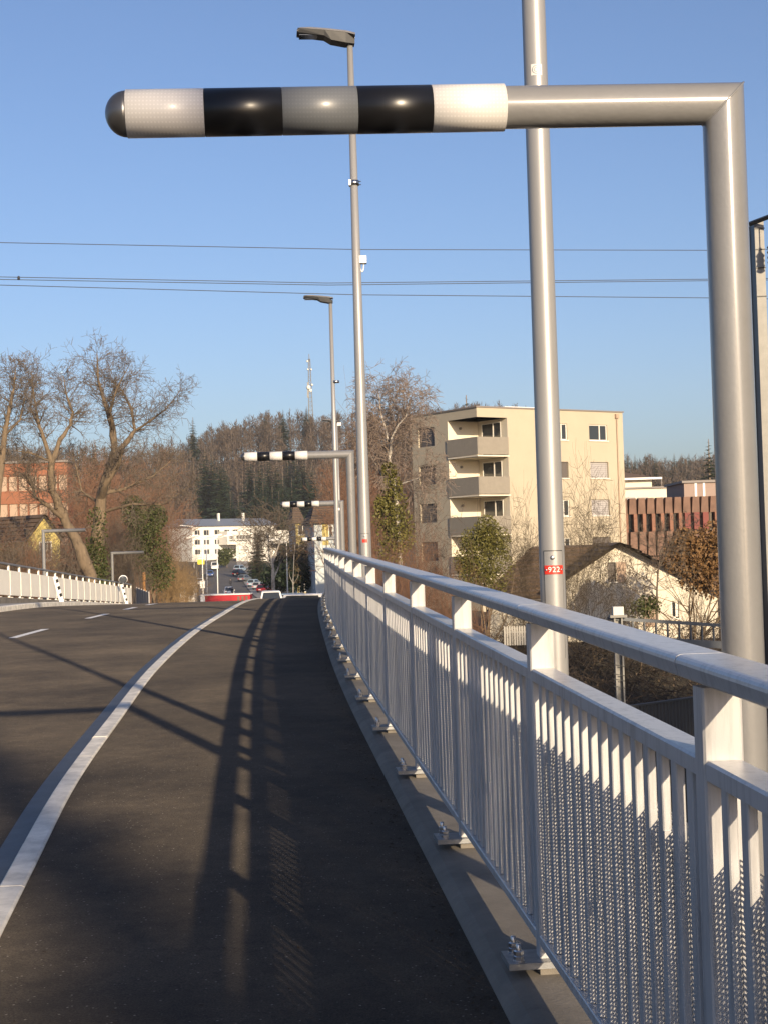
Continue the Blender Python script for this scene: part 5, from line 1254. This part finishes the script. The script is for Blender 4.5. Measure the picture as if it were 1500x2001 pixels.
# light rear strip of the near SUV
# red and white trailer
p = at(438, 1168, 140); q0, q1 = at(392, 1162, 140), at(489, 1162, 140); zt_ = at(440, 1163.0, 140).z
tr = thing('lorry_trailer', 'low red and white lorry trailer crossing behind the bridge crest', 'trailer', (p.x, 140, zr(140)))
xw = at(401, 1162, 140).x
b = MB(); b.box((xw, 140, zt_-2.4), (q1.x, 142.4, zt_)); bd = b.build('red_body', mat('trailer_red', (.42, .015, .025), .4), tr)
b = MB(); b.box((q0.x, 140.02, zt_-2.4), (xw-.01, 142.4, zt_)); b.build('white_body', M_whitep, tr)
b = MB(); b.box((q0.x-.03, 139.97, zt_+.005), (q1.x+.03, 142.43, zt_+.10)); b.build('top_rail', M_whitep, tr)
for k in range(3):
    xx = q1.x-1.2+k*.38; b = MB(); b.box((xx, 139.965, zt_-.55), (xx+.22, 139.998, zt_-.14)); b.build('dark_mark', M_terra, bd)
for k in range(3):
    b = MB(); b.lathe((xw+.6+k*1.3, 139.95, zr(140)+.45), [(.3, 0), (.45, .03), (.45, .25)], 14, (0, 1, 0)); b.build('wheel', M_tyre, tr)
# far street lamps
def slamp(label, px, ytop, ybot, d, arms):
    p0, p1 = at(px, ybot, d), at(px-2, ytop, d); z0 = min(p0.z, gz(p0.x, d)); root = thing('far_street_lamp', label, 'street lamp', (p0.x, d, z0), 'lamps along the far street')
    b = MB(); b.tube([(p0.x, d, z0), (p1.x, d, p1.z)], [.11*d/250, .07*d/250], 10); b.build('pole', M_whitep, root)
    for s_ in arms:
        b = MB(); e = Vector((p1.x+s_*2.0*d/250, d, p1.z+.25)); b.tube([(p1.x, d, p1.z-.1), e], .05*d/250+.02, 6); hd_ = b.build('arm', M_whitep, root)
        b = MB(); b.obox(e, Vector((1, 0, .08)).normalized(), Vector((0, 1, 0)), UP, .55, .16, .09); b.build('lamp_head', M_whitep, root)
slamp('white street lamp with two arms, second from the left on the far street', 405, 1050, 1162, 190, (-1, 1))
slamp('white street lamp nearest the trailer, arm to the right', 426, 1051, 1163, 185, (1,))
slamp('white street lamp at the left kerb of the far street', 397, 1053, 1150, 235, (-1,))
slamp('slim lamp standing between the light-trunked tree and the pale house', 562, 1058, 1158, 150, (-1,))
slamp('lamp far up the street before the white flats', 379, 1028, 1075, 400, (-1,))
# crossing sign and yellow kiosk on the left
p = at(394, 1100, 300); root = thing('yellow_kiosk', 'yellow sign board with white cabinet at the left kerb of the far street', 'sign', (p.x, 300, zr(300)))
b = MB(); b.box((p.x-.8, 300, p.z-.3), (p.x+.6, 300.3, p.z+.7)); b.build('board', M_yel, root)
b = MB(); b.box((p.x-.4, 300.1, zr(300)), (p.x+.5, 301, zr(300)+1.5)); b.build('cabinet', M_whitep, root)
b = MB(); b.tube([(p.x-1, 300.1, zr(300)), (p.x-1, 300.1, p.z)], .1, 6); b.build('leg', M_steel, root)
# small white caravan-like stand at the left of the street
p = at(367, 1150, 170); X = p.x; zt = at(367, 1141, 170).z; root = thing('white_stall', 'small white roadside stall with dark window left of the far street', 'stall', (X, 170, zt-2.6))
b = MB(); b.box((X-.85, 170, zt-2.6), (X+.8, 172, zt-.12)); bdy = b.build('body', M_offwhite, root)
b = MB(); b.add([(X-1.1, 169.7, zt-.12), (X+1.0, 169.7, zt-.12), (X+.9, 172.2, zt-.1), (X-1.0, 172.2, zt-.1), (X-.8, 170, zt+.18), (X+.7, 170, zt+.18), (X+.7, 172, zt+.18), (X-.8, 172, zt+.18)], [(0, 1, 5, 4), (1, 2, 6, 5), (2, 3, 7, 6), (3, 0, 4, 7), (4, 5, 6, 7), (0, 3, 2, 1)]); b.build('roof', M_pinkwall, root)
b = MB(); b.box((X-.1, 169.96, zt-1.3), (X+.68, 169.99, zt-.45)); b.build('window', M_glass, bdy)
b = MB(); b.box((X-.9, 169.3, zt-2.6), (X+.1, 169.9, zt-1.55)); b.build('counter', M_pinkwall, root)
# people on the pavement
def person(label, X, Y, z, rz, h=1.75):
    root = thing('person', label, 'person', (X, Y, z), None, rz); s = h/1.75
    me = bpy.data.meshes.new('body'); V = [(0, 0, .95), (0, 0, 1.15), (0, .01, 1.38), (0, .01, 1.50), (0, .03, 1.60), (0, .03, 1.70),
        (-.10, 0, .90), (-.11, .10, .50), (-.11, .02, .09), (-.11, .16, .04), (.10, 0, .90), (.11, -.06, .50), (.11, -.20, .12), (.11, -.08, .05),
        (-.20, 0, 1.40), (-.25, -.06, 1.12), (-.24, .06, .88), (-.24, .10, .80), (.20, 0, 1.40), (.25, .06, 1.12), (.24, .14, .90), (.24, .18, .82)]
    Rr = [.15, .15, .17, .065, .095, .08, .10, .075, .05, .045, .10, .075, .05, .045, .07, .055, .042, .035, .07, .055, .042, .035]
    E = [(0, 1), (1, 2), (2, 3), (3, 4), (4, 5), (0, 6), (6, 7), (7, 8), (8, 9), (0, 10), (10, 11), (11, 12), (12, 13), (2, 14), (14, 15), (15, 16), (16, 17), (2, 18), (18, 19), (19, 20), (20, 21)]
    me.from_pydata([(x*s, y*s, zz*s) for x, y, zz in V], E, [])
    tmp = bpy.data.objects.new('tmp_person', me); COL.objects.link(tmp); md = tmp.modifiers.new('s', 'SKIN'); sk = me.skin_vertices[0].data
    for i, r_ in enumerate(Rr): sk[i].radius = (r_*s, r_*s)
    sk[0].use_root = True; sb = tmp.modifiers.new('d', 'SUBSURF'); sb.levels = 1
    dg_ = bpy.context.evaluated_depsgraph_get(); m2 = bpy.data.meshes.new_from_object(tmp.evaluated_get(dg_)); bpy.data.objects.remove(tmp)
    m2.materials.clear(); m2.materials.append(M_jacket); m2.materials.append(M_skin)
    for pl in m2.polygons:
        if pl.center.z > 1.53*s: pl.material_index = 1
    ob = bpy.data.objects.new('body', m2); COL.objects.link(ob); ob.parent = root
    b = MB(); b.lathe((0, .01, 1.62*s), [(.10*s, 0), (.105*s, .05), (.09*s, .11), (.04*s, .145)], 12); b.build('hair', M_jacket, root, off=None)
X = onst(453, 258); person('person in dark clothes walking along the far street', X, 258, zr(258)-.05, hdg(258)+math.pi)
X = onst(450, 300); person('second walker in dark clothes farther up the far street', X, 300, zr(300)-.05, hdg(300))
# light-trunked tree and young tree by the street
skeleton_tree('street_tree', 'spreading tree with light trunk beside the parked cars', [
    ([(535, 1175, 0), (534, 1125, 0), (531, 1090, 0), (526, 1060, .3), (520, 1035, .6)], .26, .05), ([(533, 1100, 0), (545, 1065, -.6), (552, 1040, -.8)], .14, .04), ([(536, 1128, 0), (548, 1100, .4), (560, 1080, .8)], .12, .03), ([(531, 1105, 0), (518, 1085, .6), (505, 1070, .8)], .10, .03)], 150., 61, dict(K2, seg=.6, minr=.014), M_birch, M_twig, (1.6, 3.2), 4)
skeleton_tree('young_tree', 'young pale-stemmed tree in front of the dark gap by the pale house', [
    ([(573, 1165, 0), (573, 1130, 0), (575, 1085, 0), (577, 1060, 0)], .07, .02), ([(573, 1142, 0), (566, 1125, .2), (564, 1105, .3)], .035, .012), ([(573, 1142, 0), (582, 1128, -.2), (585, 1112, -.3)], .035, .012)], 140., 63, dict(K2, seg=.5, minr=.012, kids=[3, 2, 2, 1]), M_birch, M_twig_t, (.5, 1.0), 1)
p = at(503, 1032, 335); spruce('dark spruce beside the flats and the light-trunked tree', p.x, 335, p.z, 2, None, 1.1)
bush('round_hedge', 'clipped round dark tree on the pavement before the flats', [(443, 1083, 395, 2.6, 1.7), (437, 1093, 395, 1.8, 1.8)], 65, M_ivy, 900, .25, cat='tree')
bush('dark_hedge', 'dark hedge bank behind the parked cars left of the pale house', [(585, 1100, 175, 2.0, 2.5), (578, 1125, 172, 2.5, 2.0), (560, 1110, 180, 2.5, 2.0), (550, 1130, 178, 2.5, 1.8)], 66, M_needle, 1300, .22, cat='hedge')
# ---- crumbs and leaves lying on the cycle path
rg = random.Random(201); b = MB()
for i in range(1300):
    d = 3.5+rg.random()**1.6*24; X = rx(d)-LEDGE-.02-abs(rg.gauss(0, .07)) if rg.random() < .86 else rg.uniform(kx(d)+.2, rx(d)-.3)
    z = zr(d)-.048; s = rg.uniform(.003, .013)*(1.5 if rg.random() < .04 else 1); p = Vector((X, d, z)); a = rg.uniform(0, 6.28); e = Vector((math.cos(a), math.sin(a), 0)); f = Vector((-e.y, e.x, 0))
    b.add([p-e*s, p-f*s*.6, p+e*s, p+f*s*.7, p+UP*s*rg.uniform(.15, .45)+e*s*rg.uniform(-.4, .4)], [(0, 1, 4), (1, 2, 4), (2, 3, 4), (3, 0, 4)])
tag(b.build('path_litter', M_litter), 'crumbs and bits of leaf lying along the foot of the railing', 'litter', kind='stuff')
# ================================================================== HAZE
b = MB(); b.box((-440, -130, -12), (440, 1100, 118)); hz_ = b.build('haze', None); tag(hz_, 'thin winter haze filling the valley air', 'haze', kind='stuff')
hm = bpy.data.materials.new('haze'); hm.use_nodes = True; t = hm.node_tree; t.nodes.remove(t.nodes['Principled BSDF'])
pv = t.nodes.new('ShaderNodeVolumePrincipled'); pv.inputs['Color'].default_value = (.86, .89, .95, 1); pv.inputs['Density'].default_value = .00012; pv.inputs['Anisotropy'].default_value = .0
t.links.new(pv.outputs[0], t.nodes['Material Output'].inputs['Volume']); hz_.data.materials.append(hm)
# single out look-alike trees by their place in the row
ORD = 'first second third fourth fifth sixth seventh eighth ninth tenth eleventh twelfth thirteenth fourteenth fifteenth sixteenth seventeenth eighteenth nineteenth twentieth twenty-first twenty-second twenty-third twenty-fourth twenty-fifth twenty-sixth'.split()
for gname, txt in (('dark spruces in the hillside wood', 'dark spruce in the wood behind the white flats'), ('skyline spruces', 'spruce tip on the skyline of the wooded hill'), ('far spruces on the right', 'small far spruce right of the apartment block'), ('bare trees on the left bank', 'bare brown tree on the left bank below the hill'), ('bare trees behind the railing bend', 'bare brown tree between pale houses and apartment block')):
    L_ = sorted([o for o in bpy.data.objects if o.get('group') == gname], key=lambda o: o.location.x/o.location.y)
    for o, w_ in zip(L_, ORD): o['label'] = txt+', '+w_+' from the left'
for o, w_ in zip(sorted([o for o in bpy.data.objects if o.get('group') == 'spruces behind the viewer'], key=lambda o: o.location.x), ORD): o['label'] = 'unseen tall spruce added to shade the railway cutting, '+w_+' from the bridge'
